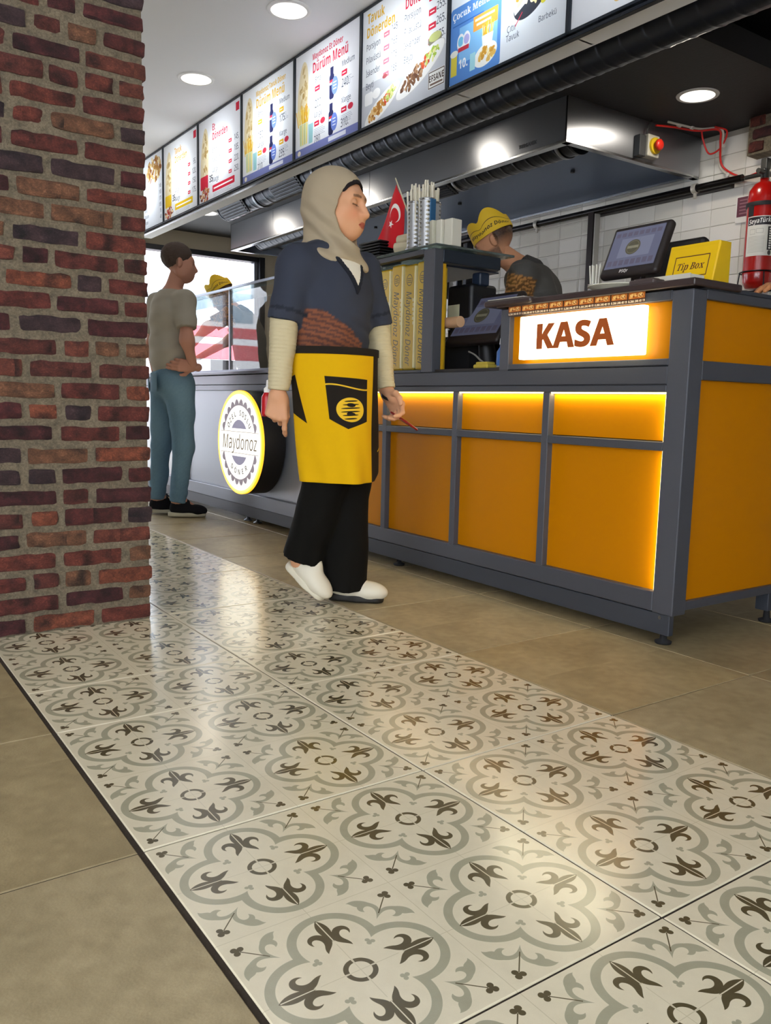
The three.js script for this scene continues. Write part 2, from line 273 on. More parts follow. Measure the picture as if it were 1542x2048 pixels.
// brick edges read off the photograph, from the corner leftwards: [width, gap] in centimetres, rows from the bottom up
const H = 9, L = 19.4, S = 8.4, A = [S, L, L, S], B = [L, L, L], Cc = [L, S, S, L], D = [S, S, S, L];
const coursing = [[17.5, L, L, S], [S, L, L, L], [L, S, S, L, S], [S, L, L, L], [L, L, L, L], [S, L, S, L], [L, S, L, L], [S, L, S, L, S], [L, L, L, S], [S, L, L, L], [17, S, S, L, L], [S, L, L, L], [17.5, L, L, S], [S, S, S, L, L], [L, L, S, L], [S, L, L, L], [13.5, S, L, L, S], [S, L, S, L, L], [L, L, L, S], [S, L, L, L], [L, L, S, L], [S, L, L, L], [L, L, L, S], [S, L, S, L, L], [L, L, L, L], [S, S, S, L, L], [L, L, L, L], [13, S, S, L, L], [L, S, L, L, S]];
for (let r = 0; r < 39; r++) {
  const y = 0.03 + rowH * r, list = coursing[r % 29] ?? B; let x = PX + rr(-0.001, 0.006);
  for (let k = 0; k < list.length; k++) {
    const w = list[k] / 100 + rr(-0.006, 0.004), h = 0.0535 + rr(-0.005, 0.003), s = r * 13 + k * 7 + 1;
    if (x < -0.6) break;
    const m = part('brick', brickGeo(w, h, k === 0 ? 0.1 : 0.05, s), brickMats[Math.floor(h3(s, r, k) * 10)], pillar);
    m.position.set(x - w / 2, y + rr(-0.003, 0.003), PZ - (k === 0 ? 0.05 : 0.025) + rr(-0.002, 0.003)); m.rotation.z = rr(-0.012, 0.012);
    x -= w + 0.0185 + rr(-0.003, 0.004);
  }
  for (let k = 0, z = PZ - 0.12; z > PZ - 0.5; k++) { const w = (r + k) % 3 ? 0.19 : 0.085; if (z - w < PZ - 0.56) break; const s = r * 17 + k * 5 + 400, m = part('brick', brickGeo(w, 0.05, 0.05, s), brickMats[Math.floor(h3(s, 2, k) * 10)], pillar); m.rotation.y = Math.PI / 2; m.position.set(PX - 0.023, y, z - w / 2); z -= w + 0.019; }
}
// brick return at the right end of the kitchen wall
const ret = struct('pillar_kitchen', planarUV(bb(4.04, 4.15, 2.2, 2.65, -0.99, 0.3, 0), 2, 1, 2.5), mortarMat);
for (let r = 0; r < 5; r++) for (let k = 0; k < 4; k++) { const w = (r + k) % 2 ? 0.19 : 0.09, m = part('brick', brickGeo(w, 0.057, 0.05, r * 9 + k + 900), brickMats[(r * 3 + k) % 4], ret); m.rotation.y = Math.PI / 2; m.position.set(4.052, 2.24 + r * rowH, -0.98 + w / 2 + k * 0.165 + (r % 2) * 0.02); }
// ---------- people: one distance field per body, garments from the same skeleton ----------
const sub = (a, b) => [a[0] - b[0], a[1] - b[1], a[2] - b[2]], add = (a, b, k = 1) => [a[0] + b[0] * k, a[1] + b[1] * k, a[2] + b[2] * k], dot = (a, b) => a[0] * b[0] + a[1] * b[1] + a[2] * b[2];
const len = (a) => Math.hypot(a[0], a[1], a[2]), nrm = (a) => { const l = len(a) || 1; return [a[0] / l, a[1] / l, a[2] / l]; }, cross = (a, b) => [a[1] * b[2] - a[2] * b[1], a[2] * b[0] - a[0] * b[2], a[0] * b[1] - a[1] * b[0]], mixv = (a, b, t) => [a[0] + (b[0] - a[0]) * t, a[1] + (b[1] - a[1]) * t, a[2] + (b[2] - a[2]) * t];
const smin = (a, b, k) => { const h = Math.max(k - Math.abs(a - b), 0) / k; return Math.min(a, b) - h * h * k * 0.25; }, smax = (a, b, k) => -smin(-a, -b, k);
// tapered capsule; flat: cut square at its end b
function cap3(a, b, ra, rb, flat = 0) {
  const d = sub(b, a), L2 = dot(d, d) || 1e-9, u = nrm(d), L = Math.sqrt(L2);
  return (p) => { const q0 = p[0] - a[0], q1 = p[1] - a[1], q2 = p[2] - a[2]; let t = (q0 * d[0] + q1 * d[1] + q2 * d[2]) / L2; const s = t * L; t = t < 0 ? 0 : t > 1 ? 1 : t; const x = q0 - d[0] * t, y = q1 - d[1] * t, z = q2 - d[2] * t, v = Math.sqrt(x * x + y * y + z * z) - (ra + (rb - ra) * t); return flat ? Math.max(v, s - L) : v; };
}
// ellipsoid with axes given as a frame [left, up, front]
function ell(c, r, F = [[1, 0, 0], [0, 1, 0], [0, 0, 1]]) {
  return (p) => { const q = sub(p, c), x = dot(q, F[0]), y = dot(q, F[1]), z = dot(q, F[2]), k0 = Math.hypot(x / r[0], y / r[1], z / r[2]), k1 = Math.hypot(x / (r[0] * r[0]), y / (r[1] * r[1]), z / (r[2] * r[2])); return k1 < 1e-9 ? -Math.min(...r) : k0 * (k0 - 1) / k1; };
}
const join = (list, k) => (p) => { let d = list[0](p); for (let i = 1; i < list.length; i++) d = smin(d, list[i](p), k); return d; };
const frame = (yaw, pitch = 0, roll = 0) => { const e = new THREE.Euler(pitch, yaw, roll, 'YXZ'), f = (x, y, z) => V(x, y, z).applyEuler(e).toArray(); return [f(1, 0, 0), f(0, 1, 0), f(0, 0, 1)]; };
const at = (c, F, x, y, z) => add(add(add(c, F[0], x), F[1], y), F[2], z);
// surface nets over a box, blocks far from the surface skipped
function nets(f, lo, hi, h, color) {
  const n = [0, 1, 2].map((i) => Math.ceil((hi[i] - lo[i]) / h) + 2), [nx, ny, nz] = n, D = new Float32Array(nx * ny * nz), B = 4, at3 = (i, j, k) => (k * ny + j) * nx + i;
  for (let k = 0; k < nz; k += B) for (let j = 0; j < ny; j += B) for (let i = 0; i < nx; i += B) {
    const c = f([lo[0] + (i + 1.5) * h, lo[1] + (j + 1.5) * h, lo[2] + (k + 1.5) * h]), far = Math.abs(c) > h * B * 1.9;
    for (let z = k; z < Math.min(k + B, nz); z++) for (let y = j; y < Math.min(j + B, ny); y++) for (let x = i; x < Math.min(i + B, nx); x++) D[at3(x, y, z)] = far ? c : f([lo[0] + x * h, lo[1] + y * h, lo[2] + z * h]);
  }
  const id = new Int32Array(nx * ny * nz).fill(-1), pos = [], idx = [];
  for (let k = 0; k < nz - 1; k++) for (let j = 0; j < ny - 1; j++) for (let i = 0; i < nx - 1; i++) {
    let m = 0, c = 0, X = 0, Y = 0, Z = 0; const v = [];
    for (let q = 0; q < 8; q++) { v[q] = D[at3(i + (q & 1), j + (q >> 1 & 1), k + (q >> 2))]; if (v[q] < 0) m |= 1 << q; }
    if (m === 0 || m === 255) continue;
    for (let a = 0; a < 8; a++) for (const b of [1, 2, 4]) if (!(a & b)) { const e = a | b; if ((v[a] < 0) !== (v[e] < 0)) { const t = v[a] / (v[a] - v[e]); X += (a & 1) + (b === 1 ? t : 0); Y += (a >> 1 & 1) + (b === 2 ? t : 0); Z += (a >> 2) + (b === 4 ? t : 0); c++; } }
    id[at3(i, j, k)] = pos.length / 3; pos.push(lo[0] + (i + X / c) * h, lo[1] + (j + Y / c) * h, lo[2] + (k + Z / c) * h);
  }
  const quad = (a, b, c, d, flip) => flip ? idx.push(a, c, b, a, d, c) : idx.push(a, b, c, a, c, d);
  for (let k = 1; k < nz - 1; k++) for (let j = 1; j < ny - 1; j++) for (let i = 1; i < nx - 1; i++) {
    const s = D[at3(i, j, k)] < 0;
    if (s !== D[at3(i + 1, j, k)] < 0) quad(id[at3(i, j - 1, k - 1)], id[at3(i, j, k - 1)], id[at3(i, j, k)], id[at3(i, j - 1, k)], !s);
    if (s !== D[at3(i, j + 1, k)] < 0) quad(id[at3(i - 1, j, k - 1)], id[at3(i - 1, j, k)], id[at3(i, j, k)], id[at3(i, j, k - 1)], !s);
    if (s !== D[at3(i, j, k + 1)] < 0) quad(id[at3(i - 1, j - 1, k)], id[at3(i, j - 1, k)], id[at3(i, j, k)], id[at3(i - 1, j, k)], !s);
  }
  const N = new Float32Array(pos.length), e = h * 0.5, C = color ? new Float32Array(pos.length) : null;
  for (let i = 0; i < pos.length; i += 3) {
    const p = [pos[i], pos[i + 1], pos[i + 2]], g = nrm([f([p[0] + e, p[1], p[2]]) - f([p[0] - e, p[1], p[2]]), f([p[0], p[1] + e, p[2]]) - f([p[0], p[1] - e, p[2]]), f([p[0], p[1], p[2] + e]) - f([p[0], p[1], p[2] - e])]);
    N.set(g, i); if (C) C.set(color(p), i);
  }
  const G = new THREE.BufferGeometry(); G.setAttribute('position', new THREE.Float32BufferAttribute(pos, 3)); G.setAttribute('normal', new THREE.BufferAttribute(N, 3)); if (C) G.setAttribute('color', new THREE.BufferAttribute(C, 3)); G.setIndex(idx);
  return G;
}
function bounds(pts, m) { const lo = [1e9, 1e9, 1e9], hi = [-1e9, -1e9, -1e9]; for (const p of pts) for (let i = 0; i < 3; i++) { lo[i] = Math.min(lo[i], p[i] - m); hi[i] = Math.max(hi[i], p[i] + m); } return [lo, hi]; }
const lin = (hex) => new THREE.Color(hex).toArray();
function joinGeo(list) { return mergeGeometries(list.map((g) => { for (const k of Object.keys(g.attributes)) if (!['position', 'normal', 'color'].includes(k)) g.deleteAttribute(k); return g; })); }
// head about its centre: eyes at half its height; F = [left, up, front]
const ellipsoid = ell, capsule = cap3;
function headField(c, F, o) {
  const S = o.size ?? 1, P = (x, y, z) => at(c, F, x * S, y * S, z * S), ell = (q, r, G) => ellipsoid(q, r.map((v) => v * S), G), E = (x, y, z, r) => ell(P(x, y, z), r, F), cap3 = (a, b, ra, rb) => capsule(a, b, ra * S, rb * S);
  const jw = o.male ? 1.08 : 1, base = join([E(0, 0.032, -0.018, [0.074, 0.084, 0.092]), E(0, -0.03, 0.02, [0.06 * jw, 0.088, 0.07]), E(0, -0.083, 0.046, [0.032 * jw, 0.03, 0.034]), E(0.042, -0.026, 0.048, [0.026, 0.024, 0.028]), E(-0.042, -0.026, 0.048, [0.026, 0.024, 0.028]), E(0, -0.055, 0.066, [0.034, 0.034, 0.026]), cap3(P(-0.036, 0.02, 0.07), P(0.036, 0.02, 0.07), 0.013, 0.013), E(0.046 * jw, -0.062, 0.012, [0.022, 0.03, 0.04]), E(-0.046 * jw, -0.062, 0.012, [0.022, 0.03, 0.04])], 0.03);
  const nose = join([cap3(P(0, 0.012, 0.082), P(0, -0.033, 0.106), 0.0075, 0.0105), ell(P(0.0115, -0.037, 0.093), [0.0085, 0.008, 0.011], F), ell(P(-0.0115, -0.037, 0.093), [0.0085, 0.008, 0.011], F), cap3(P(0, -0.042, 0.09), P(0, -0.036, 0.1), 0.007, 0.008)], 0.012);
  const lips = join([ell(P(0, -0.0628, 0.0865), [0.02, 0.005, 0.009], F), ell(P(0, -0.0718, 0.085), [0.018, 0.006, 0.009], F)], 0.003), gap = cap3(P(-0.021, -0.0675, 0.092), P(0.021, -0.0675, 0.092), 0.0016, 0.0016);
  const ears = [E(0.077, -0.005, -0.012, [0.011, 0.031, 0.019]), E(-0.077, -0.005, -0.012, [0.011, 0.031, 0.019])], earDip = [E(0.088, -0.002, -0.01, [0.008, 0.02, 0.011]), E(-0.088, -0.002, -0.01, [0.008, 0.02, 0.011])];
  const sock = [E(0.031, 0.001, 0.09, [0.019, 0.0125, 0.02]), E(-0.031, 0.001, 0.09, [0.019, 0.0125, 0.02])], lids = [E(0.031, 0.001, 0.0665, [0.0165, 0.0145, 0.016]), E(-0.031, 0.001, 0.0665, [0.0165, 0.0145, 0.016])], slit = o.open ? [E(0.031, -0.0005, 0.083, [0.0125, 0.0042, 0.008]), E(-0.031, -0.0005, 0.083, [0.0125, 0.0042, 0.008])] : [cap3(P(0.019, -0.0075, 0.082), P(0.043, -0.0065, 0.078), 0.0016, 0.0016), cap3(P(-0.019, -0.0075, 0.082), P(-0.043, -0.0065, 0.078), 0.0016, 0.0016)];
  const f = (p) => {
    let d = base(p); d = smin(d, nose(p), 0.012);
    for (const s of sock) d = smax(d, -s(p), 0.014); for (const l of lids) d = smin(d, l(p), 0.004); for (const l of slit) d = smax(d, -l(p), 0.0015);
    d = smin(d, lips(p), 0.005); d = smax(d, -gap(p), 0.002);
    if (!o.noEars) { for (const e of ears) d = smin(d, e(p), 0.008); for (const e of earDip) d = smax(d, -e(p), 0.006); }
    return d;
  };
  const skin = lin(o.skin), lip = lin(o.lip ?? '#a5564a'), brow = lin(o.brow ?? '#3a2a22'), cheek = lin(o.cheek ?? o.skin), beard = lin(o.beardColor ?? '#3b2a22');
  const color = (p) => {
    const q = sub(p, c).map((v) => v / S), x = Math.abs(dot(q, F[0])), y = dot(q, F[1]), z = dot(q, F[2]); let k = skin;
    if (z > 0.03) { const ch = Math.max(0, 1 - Math.hypot(x - 0.04, y + 0.035) / 0.035); k = mixv(k, cheek, ch * 0.7); }
    if (o.beard && y < -0.02 && z > -0.02) { const edge = -0.028 - 0.02 * Math.max(0, (z - 0.04) / 0.05), m = Math.min(1, Math.max(0, (edge - y) / 0.016)) * (0.62 + 0.38 * noise(p[0] * 500, p[1] * 500, p[2] * 500)); k = mixv(k, beard, m * 0.85); }
    if (z > 0.06 && Math.hypot(x / 0.021, (y + 0.0673) / 0.0098) < 1) k = mixv(k, lip, 0.85);
    const by = y - (0.0215 - 0.10 * Math.max(0, x - 0.03)); if (z > 0.04 && x > 0.012 && x < 0.05 && Math.abs(by) < 0.0042) k = mixv(k, brow, 0.75);
    if (z > 0.05 && x > 0.017 && x < 0.046 && Math.abs(y + 0.0075) < 0.0028) k = mixv(k, brow, 0.85);
    if (o.hairline && (y > o.hairline || z < -0.02 && y > -0.06)) { const m = o.fade ? Math.min(1, Math.max(0, (y + 0.055) / 0.06)) : 1; k = mixv(k, lin(o.hairColor), m * (0.8 + 0.2 * noise(p[0] * 400, p[1] * 400, p[2] * 400)) * (z < 0.02 - 0.2 * Math.max(0, 0.02 - y) || y > 0.05 ? 1 : 0)); }
    return k;
  };
  return { f, color };
}
// hand from a wrist w: d points to the fingertips, n is where the palm faces; curls per finger [base, middle, tip] in radians, index first
function handField(w, d, n, side, curls, thumb = 0.5, s = 1) {
  d = nrm(d); n = nrm(sub(n, d.map((x) => x * dot(n, d)))); const xr = cross(d, n).map((v) => v * side), P = (x, y, z) => add(add(add(w, xr, x * s), d, y * s), n, z * s), list = [];
  const kx = [0.031, 0.0105, -0.0105, -0.029], ky = [0.084, 0.088, 0.083, 0.074], L = [[0.042, 0.025, 0.02], [0.046, 0.028, 0.021], [0.042, 0.026, 0.02], [0.033, 0.02, 0.018]], R = [0.0092, 0.0095, 0.009, 0.008];
  const palm = [cap3(P(0, -0.03, 0), P(0, 0.012, 0), 0.025 * s, 0.024 * s)]; for (let i = 0; i < 4; i++) palm.push(cap3(P(kx[i] * 0.55, 0.008, 0), P(kx[i], ky[i], 0), 0.0165 * s, 0.0125 * s)); palm.push(ell(P(0.018, 0.03, 0.012), [0.02 * s, 0.03 * s, 0.016 * s], [xr, d, n]));
  list.push(join(palm, 0.014 * s));
  const pts = [w];
  for (let i = 0; i < 4; i++) { let q = [kx[i], ky[i], 0], a = 0; for (let j = 0; j < 3; j++) { a += curls[i][j]; const e = [q[0] - (j === 0 ? 0 : 0), q[1] + L[i][j] * Math.cos(a), q[2] + L[i][j] * Math.sin(a)], r = R[i] * s; list.push(cap3(P(...q), P(...e), r * (1.06 - 0.07 * j), r * (0.98 - 0.09 * j))); pts.push(P(...e)); q = e; } }
  const t0 = [0.022, 0.018, 0.008], t1 = [0.022 + 0.034 * Math.cos(thumb), 0.018 + 0.034 * Math.sin(thumb + 0.5), 0.018], t2 = [t1[0] + 0.012 * Math.cos(thumb), t1[1] + 0.028, 0.026], t3 = [t2[0] - 0.004, t2[1] + 0.022, 0.034];
  list.push(join([cap3(P(...t0), P(...t1), 0.0155 * s, 0.0118 * s), cap3(P(...t1), P(...t2), 0.0115 * s, 0.0102 * s), cap3(P(...t2), P(...t3), 0.0102 * s, 0.0086 * s)], 0.006)); pts.push(P(...t2), P(...t3));
  const f = (p) => { let v = list[0](p); for (let i = 1; i < list.length; i++) v = smin(v, list[i](p), 0.0055 * s); return v; };
  return { f, pts };
}
const wool = grain(1), cloth = (c, extra = {}) => phys(c, 0.92, 0, { specularIntensity: 0.3, sheen: 0.06, sheenRoughness: 0.7, sheenColor: new THREE.Color('#888888'), ...extra });
const skinMat = phys(0xffffff, 0.55, 0, { vertexColors: true, specularIntensity: 0.5 }), vcloth = cloth(0xffffff, { vertexColors: true });
function plainBody(J, T, k = 1) {   // torso and limbs, without head and hands
  const list = [cap3(J.neck, add(J.head, T.H[1], -0.05), 0.052 * k, 0.05 * k), cap3(mixv(J.neck, J.chest, 0.2), J.Ls, 0.06, 0.052 * k), cap3(mixv(J.neck, J.chest, 0.2), J.Rs, 0.06, 0.052 * k), ell(J.chest, [0.148 * k, 0.17, 0.1 * k], T.B), ell(J.waist, [0.125 * k, 0.14, 0.09 * k], T.W), ell(J.pelvis, [0.15 * k, 0.12, 0.105 * k], T.P)];
  for (const s of ['L', 'R']) list.push(cap3(J[s + 's'], J[s + 'e'], 0.045 * k, 0.036 * k), cap3(J[s + 'e'], J[s + 'w'], 0.037 * k, 0.026 * k), cap3(J[s + 'hip'], J[s + 'k'], 0.078 * k, 0.052 * k), cap3(J[s + 'k'], J[s + 'a'], 0.05 * k, 0.034 * k), cap3(J[s + 'a'], J[s + 't'], 0.034, 0.026));
  return join(list, 0.045);
}
function figure(t, J, T, o) {
  const hd = headField(J.head, T.H, o), bodyF = plainBody(J, T, o.k ?? 1), skin = lin(o.skin), geos = [];
  let [lo, hi] = bounds(Object.values(J), 0.16); lo[1] = Math.max(lo[1], 0.012);
  geos.push(nets((p) => Math.max(bodyF(p), 0.012 - p[1]), lo, hi, 0.013, () => skin));
  const c = J.head; geos.push(nets(hd.f, add(c, [-0.135, -0.15, -0.135]), add(c, [0.135, 0.14, 0.135]), o.headStep ?? 0.0035, hd.color));
  for (const h of o.hands) { const H = handField(...h), [a, b] = bounds(H.pts, 0.05); geos.push(nets(H.f, a, b, 0.0036, () => o.handColor ? lin(o.handColor) : skin)); }
  part('body', joinGeo(geos), skinMat, t);
  if (o.open) for (const s of [1, -1]) { const e = part('eye', new THREE.SphereGeometry(0.0115, 16, 12), std('#e8e4dc', 0.2), t); e.position.set(...at(c, T.H, s * 0.031, 0, 0.0675)); part('iris', new THREE.SphereGeometry(0.0055, 12, 8).translate(0, 0, 0), std('#3a2618', 0.2), e).position.set(...[0, 1, 2].map((i) => T.H[2][i] * 0.0075)); }
  return { hd, bodyF };
}
// garment: field f cut to a box, folds added by noise
function garment(t, name, f, lo, hi, h, mat, label, color) { return part(name, nets(f, lo, hi, h, color), mat, t, label); }
const folds = (p, s, a, sx = 9, sy = 22) => a * (noise(p[0] * sx + s, p[1] * sy, p[2] * sx + s * 2) - 0.5) + a * 0.5 * (noise(p[0] * sx * 2.3, p[1] * sy * 1.7 + s, p[2] * sx * 2.3) - 0.5);
function shoe(t, a, toe, yawUp, sole, upper, w = 0.04, flat = true) {   // heel-ankle point a to toe
  const d = nrm(sub(toe, a)), up = nrm(sub([0, 1, 0], d.map((x) => x * d[1]))), s = cross(up, d), F = [s, up, d], L = len(sub(toe, a)), heel = add(a, d, -0.045);
  const P = (x, y, z) => at(heel, F, x, y, z), T = L + 0.055;
  const top = join([ell(P(0, 0.03, 0.05), [w * 0.92, 0.042, 0.058], F), ell(P(0, 0.022, T * 0.62), [w * 1.1, 0.036, T * 0.36], F), ell(P(0, 0.056, T * 0.3), [w * 0.82, 0.05, 0.06], F), ell(P(0, 0.018, T * 0.84), [w * 1.0, 0.03, 0.055], F)], 0.03);
  const plan = join([cap3(P(0, 0, 0.02), P(0, 0, T * 0.55), w * 0.85, w * 0.98), cap3(P(0, 0, T * 0.55), P(0, 0, T * 0.86), w * 0.98, w * 0.92)], 0.02), yv = (p) => dot(sub(p, heel), up);
  const [lo, hi] = bounds([P(0, 0, -0.03), P(0, 0, T + 0.04), P(0.05, 0.1, 0.1), P(-0.05, -0.03, 0.1)], 0.06);
  const m = part('shoe', nets((p) => Math.max(top(p), -0.006 - yv(p)), lo, hi, 0.0055), upper, t);
  part('sole', nets((p) => { const y = yv(p), q = sub(p, up.map((u) => u * y)); return smax(plan(q) , Math.max(y - 0.008, -0.02 - y), 0.008); }, lo, hi, 0.0055), sole, m);
  return m;
}
// ---------- ceiling lamps ----------
const lampGlow = std('#ffffff', 0.5, 0, { emissive: '#fff6e6', emissiveIntensity: 2.2 }), lampRim = std('#e8e8e8', 0.5);
function downlight(x, y, z, power, label, color, group) {
  const t = thing('ceiling_light', label, 'ceiling light', [x, y, z], 0, group);
  part('rim', lathe([[0.088, 0.004], [0.088, -0.006], [0.106, -0.005], [0.108, -0.001], [0.108, 0.004]], 40), lampRim, t);
  part('diffuser', new THREE.CylinderGeometry(0.089, 0.089, 0.004, 40).translate(0, -0.003, 0), lampGlow, t);
  areaLight(color, power, 0.155, 0.155, [x, y - 0.009, z], [x, 0, z]);
}
for (const [x, z, l] of [[1.611, -1.926, 'round lamp in the white ceiling beside the red titled wrap menu'], [1.587, -3.04, 'round lamp in the white ceiling nearer to the brick pillar'], [1.56, -4.2, 'round ceiling lamp behind the brick pillar']]) downlight(x, 2.65, z, DOWNLIGHT, l, NEUTRAL);
for (const [x, z] of [[-2.2, -3.0], [-2.2, -0.8], [-2.2, 1.2], [-0.6, 3.0], [1.0, 3.0], [2.7, 3.0], [-2.2, 3.2], [3.2, 1.6]]) downlight(x, 2.65, z, DOWNLIGHT, 'round ceiling lamp of the dining room behind the camera', WARM, 'dining room ceiling lamps');
for (const [x, z, l] of [[3.5, -0.95, 'round warm lamp in the dark kitchen ceiling at the fire cylinder'], [2.58, -5.27, 'small far lamp under the dark ceiling at the left end of the pipe duct'], [2.55, -2.4, 'kitchen ceiling lamp hidden behind the pipe duct, nearer one'], [2.55, -3.9, 'kitchen ceiling lamp hidden behind the pipe duct, farther one']]) downlight(x, 2.4, z, KITCHEN_LIGHT, l, WARM);

// ---------- menu boards ----------
const cap = (c, s, x, y, size, color, bold = true, al = 'left') => { c.font = (bold ? 'bold ' : '') + size + 'px sans-serif'; c.textAlign = al; c.fillStyle = color; c.fillText(s, x, y); };
const narrow = (c, s, x, y, size, color, k = 0.78, bold = true, al = 'left') => { c.save(); c.translate(x, y); c.scale(k, 1); cap(c, s, 0, 0, size, color, bold, al); c.restore(); };
const blob = (c, x, y, rx, ry, col, a = 0) => { c.fillStyle = col; c.beginPath(); c.ellipse(x, y, rx, ry, a, 0, 7); c.fill(); };
let fs = 1; const fr = () => { fs = (fs * 1103515245 + 12345) & 0x7fffffff; return fs / 0x7fffffff; };
const heap = (c, x, y, rx, ry, n, cols, s) => { for (let i = 0; i < n; i++) { const a = fr() * 6.3, k = Math.sqrt(fr()); blob(c, x + rx * k * Math.cos(a), y + ry * k * Math.sin(a), s * (0.6 + fr() * 0.7), s * (0.4 + fr() * 0.4), cols[Math.floor(fr() * cols.length)], fr() * 3); } };
const fries = (c, x, y, w, h, n = 34) => { c.lineCap = 'round'; for (let i = 0; i < n; i++) { c.strokeStyle = ['#f3cf5d', '#e9b93c', '#f8e08a', '#d9a12f'][i % 4]; c.lineWidth = w * 0.07; const a = x + (fr() - 0.5) * w; c.beginPath(); c.moveTo(a, y); c.lineTo(a + (fr() - 0.5) * w * 0.5, y - h * (0.5 + fr() * 0.5)); c.stroke(); } };
const wrap = (c, x, y, w, h) => { c.fillStyle = '#e6d8b4'; c.beginPath(); c.moveTo(x, y + h); c.bezierCurveTo(x - w * 0.1, y + h * 0.4, x + w * 0.3, y, x + w * 0.55, y); c.bezierCurveTo(x + w, y + 4, x + w, y + h * 0.6, x + w * 0.75, y + h); c.fill(); heap(c, x + w * 0.5, y + h * 0.5, w * 0.28, h * 0.42, 26, ['#c9b07c', '#b3945c', '#efe3c4', '#d6c08e'], w * 0.12); };
const bottle = (c, x, y, h) => { c.fillStyle = '#2a2c52'; c.beginPath(); c.roundRect(x - h * 0.1, y, h * 0.2, h * 0.25, 4); c.fill(); c.beginPath(); c.roundRect(x - h * 0.15, y + h * 0.22, h * 0.3, h * 0.78, h * 0.1); c.fill(); c.fillStyle = '#c93a4a'; c.fillRect(x - h * 0.13, y + h * 0.4, h * 0.26, h * 0.07); c.fillStyle = '#dfe6f6'; c.fillRect(x - h * 0.13, y + h * 0.48, h * 0.26, h * 0.07); blob(c, x + h * 0.2, y + h * 0.62, h * 0.2, h * 0.28, '#6d84cf'); c.fillStyle = '#dfe6f6'; for (let i = 0; i < 3; i++) c.fillRect(x + h * 0.1, y + h * (0.5 + i * 0.1), h * 0.2, h * 0.035); };
const chip = (c, x, y, w, col) => { c.fillStyle = col; c.beginPath(); c.roundRect(x, y, w, w * 0.5, 4); c.fill(); c.fillStyle = '#fff'; c.fillRect(x + w * 0.15, y + w * 0.2, w * 0.6, w * 0.1); };
const lines = (c, x, y, w, n, col = '#b9bcc6') => { c.fillStyle = col; for (let i = 0; i < n; i++) c.fillRect(x, y + i * 9, w * (0.7 + 0.3 * fr()), 3); };
const dish = (c, x, y, w, h, a, cols) => { c.save(); c.translate(x, y); c.rotate(a); blob(c, 0, 0, w, h, '#cfd0d4'); blob(c, 0, -3, w * 0.97, h * 0.92, '#f6f6f4'); heap(c, -w * 0.25, -4, w * 0.5, h * 0.55, 60, cols, 13); heap(c, w * 0.3, -6, w * 0.2, h * 0.4, 14, ['#d9573b', '#e0744a', '#c94a34'], 12); heap(c, w * 0.5, -8, w * 0.26, h * 0.45, 26, ['#cfdc7c', '#a9c552', '#e8e9a4'], 12); c.restore(); };
const listBoard = (title, col, rows, banner, badge) => (c, w, h) => {
  c.fillStyle = '#e9ebf0'; c.fillRect(0, 0, w, h); wrap(c, 30, 60, 150, 400);
  narrow(c, title[0], 230, 105, 62, col); narrow(c, title[1], 230, 168, 66, col); c.fillStyle = '#d22f45'; c.fillRect(w - 80, 22, 50, 52);
  rows.forEach(([n, p], i) => { const y = 250 + i * 66; narrow(c, n, 230, y, 46, '#3a4152', 0.8, false); narrow(c, p, w - 34, y, 52, '#2c3242', 0.72, false, 'right'); chip(c, w - 190, y - 26, 46, '#d23a50'); });
  c.fillStyle = banner; c.beginPath(); c.roundRect(230, 470, 350, 46, 8); c.fill(); c.fillStyle = '#fff'; c.fillRect(250, 488, 300, 10); lines(c, 240, 524, 340, 3);
  c.fillStyle = banner; c.beginPath(); c.roundRect(26, 380, 130, 90, 10); c.fill(); narrow(c, badge, 178, 440, 64, '#2b2b30', 0.8); heap(c, 100, 510, 74, 44, 40, ['#8a4a33', '#c98a5a', '#efd9b0', '#b23b31'], 16);
};
const wrapBoard = (t1, t2, col, p) => (c, w, h) => {
  c.fillStyle = '#eceef3'; c.fillRect(0, 0, w, h); wrap(c, 26, 50, 130, 290);
  narrow(c, t1, 190, 70, 44, col); narrow(c, t2, 190, 140, 76, col);
  const cell = (n, price, x, y, px, py, pill) => { narrow(c, n, x, y, 40, '#3b4254', 0.85, false); chip(c, x, y + 22, 54, col); if (pill) { blob(c, x + 92, y + 34, 26, 16, '#d23a50'); } lines(c, x, y + 62, 120, 5); narrow(c, price, px, py, 58, '#2c3242', 0.72, false); };
  cell('Small', p[0], 220, 195, 220, 330); cell('Medium', p[1], 500, 195, 500, 300); cell('Large', p[2], 216, 380, 214, 520, true); cell('Xlarge', p[3], 500, 380, 496, 500, true);
  bottle(c, 400, 165, 165); bottle(c, 396, 350, 165);
  fries(c, 90, 390, 110, 110); c.fillStyle = '#e2e6cf'; c.beginPath(); c.moveTo(40, 380); c.lineTo(150, 380); c.lineTo(135, 500); c.lineTo(55, 500); c.fill(); for (let i = 0; i < 4; i++) { c.fillStyle = i % 2 ? '#f2e27a' : '#c8d48a'; c.fillRect(58 + i * 22, 384, 12, 112); }
  c.fillStyle = '#9fd0d6'; c.beginPath(); c.moveTo(150, 400); c.lineTo(205, 400); c.lineTo(198, 505); c.lineTo(156, 505); c.fill();
  c.fillStyle = '#7f86bd'; c.fillRect(0, h - 46, w, 46); c.fillStyle = '#e8eaf7'; c.fillRect(370, h - 38, 180, 22); blob(c, 46, h - 24, 18, 14, '#f1e8d8');
};
